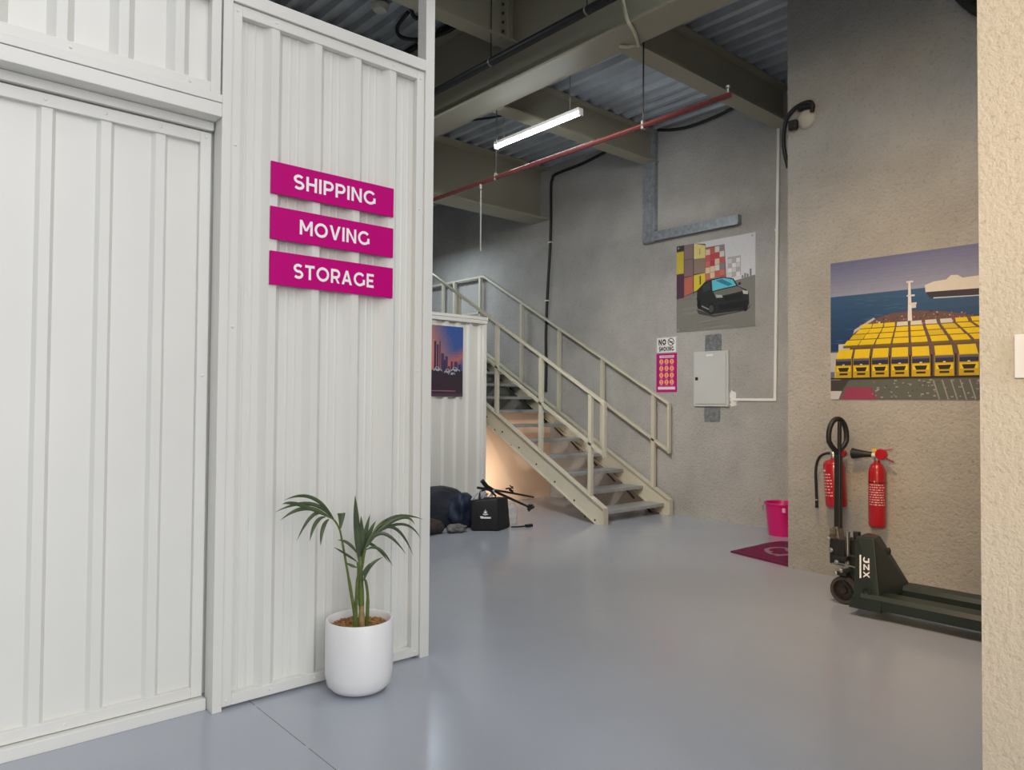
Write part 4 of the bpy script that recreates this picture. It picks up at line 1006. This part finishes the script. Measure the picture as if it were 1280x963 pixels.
# black boxy cool bag
cbg = thing('cooler_bag', 'boxy black bag with white emblem standing on the floor before the stairs', 'bag', (4.62, 5.56, 0))
f0 = Vector((4.405, 5.60, 0)); f1 = Vector((4.615, 5.41, 0)); f2 = Vector((4.845, 5.50, 0))
exf = (f1-f0).normalized(); dep = (f2-f1)
bm = B()
hh = .315
hexa(bm, [f0, f1, f2, f0+dep, f0+Vector((.02, .02, hh*.93)), f1+Vector((.0, .02, hh*1.02)), f2+Vector((-.035, .0, hh*.98)), f0+dep+Vector((0, 0, hh*.98))])
for v in bm.verts:
    if v.co.z < .01: v.co.z = .002
bmesh.ops.bevel(bm, geom=list(bm.edges), offset=.022, segments=3, affect='EDGES', profile=.5)
obj('bag_body', bm, mat('black_nylon', (24, 24, 27), .6, 0, .15, 20, bump=.15, bs=80), cbg, True)
nf = exf.cross(Vector((0, 0, 1))); nf = nf if nf.y < 0 else -nf
its = []
for a, L in ((90, .040), (55, .026), (125, .026), (20, .022), (160, .022)):
    c, s = math.cos(math.radians(a)), math.sin(math.radians(a))
    its.append(([(-s*.007, c*.007), (s*.007, -c*.007), (c*L, s*L)], SIGNWHITE, 0))
its += [([(-.028, -.012), (0, -.022), (.028, -.012), (.02, -.006), (0, -.012), (-.02, -.006)], SIGNWHITE, 0), (rect(-.046, .052, -.052, -.036), SIGNWHITE, 0), (rect(-.052, -.02, -.040, -.030), SIGNWHITE, 0)]
fm = (f0+f1)/2
flatprint('emblem', cbg, fm + exf*.01 + Vector((0, 0, .175)) + nf*.004 + Vector((0.004, .008, 0)), exf, (0.03, .055, 1), nf, its, off=.006)
obj('strap', tube(B(), smoothpath([(4.83, 5.48, .012), (4.90, 5.44, .012), (4.98, 5.42, .012)], 5), .008, 8), BLACK, cbg, True)
obj('buckle', box(B(), 4.97, 5.05, 5.395, 5.435, .002, .028, .004), BLACK, cbg)
obj('handle', tube(B(), smoothpath([(4.50, 5.57, .30), (4.53, 5.60, .36), (4.60, 5.62, .385), (4.66, 5.60, .37), (4.70, 5.56, .315)], 5), .011, 8), BLACK, cbg, True)
bm = B(); rr = random.Random(8)
for i in range(14):
    p = Vector((4.42+.02*i, 5.62+rr.uniform(-.04, .05), .30)); bar(bm, p, p+Vector((rr.uniform(.02, .07), rr.uniform(-.02, .04), rr.uniform(.02, .08))), .022, .006)
obj('lining', bm, mat('silver_lining', (190, 192, 198), .4, .3, .3, 40), cbg)
adopt(cbg)
def stand(label, pts, r, extra):
    o = thing('camera_stand', label, 'stand', pts[0], group=None)
    obj('pole', tube(B(), pts, r, 10), BLACK, o, True)
    for nm, b, m in extra: obj(nm, b, m, o)
    adopt(o)
bm = B(); rr = random.Random(4)
for k in range(5): obox(bm, (5.16+rr.uniform(-.03, .03), 5.56+rr.uniform(-.02, .02), .16+rr.uniform(-.025, .03)), (1, rr.uniform(-.5, .5), .3), (0, 1, .2), (0, -.2, 1), .05, .02, .022, .003)
stand('black folded stand with clamp end poking out right of the boxy black bag', [(4.62, 5.66, .435), (4.80, 5.63, .33), (5.16, 5.56, .165)], [.016, .014, .011],
      [('clamp', bm, BLACK), ('grip', tube(B(), [(4.60, 5.66, .47), (4.66, 5.65, .40)], .022, 10), BLACK)])
bm = B(); rr = random.Random(6)
for k in range(6): obox(bm, (5.09+rr.uniform(-.05, .04), 5.79+rr.uniform(-.02, .02), .315+rr.uniform(-.05, .06)), (1, rr.uniform(-.5, .5), rr.uniform(-1, 1)), (0, 1, .2), (0, -.2, 1), .05, .014, .014, .002)
stand('thin black stand with small bracket lying behind the boxy black bag', [(4.70, 5.86, .375), (5.02, 5.80, .315), (5.38, 5.74, .235)], [.013, .012, .010],
      [('bracket', bm, BLACK)])
tag(blob('clear_plastic_bag', (4.98, 5.66), (.07, .07, .22), mat('clear_plastic', (215, 218, 220), .25, 0, .1, 20, alpha=.45), 2.9, .3, 4, 4), 'crumpled clear plastic bag standing at the right side of the black bag', 'plastic bag')
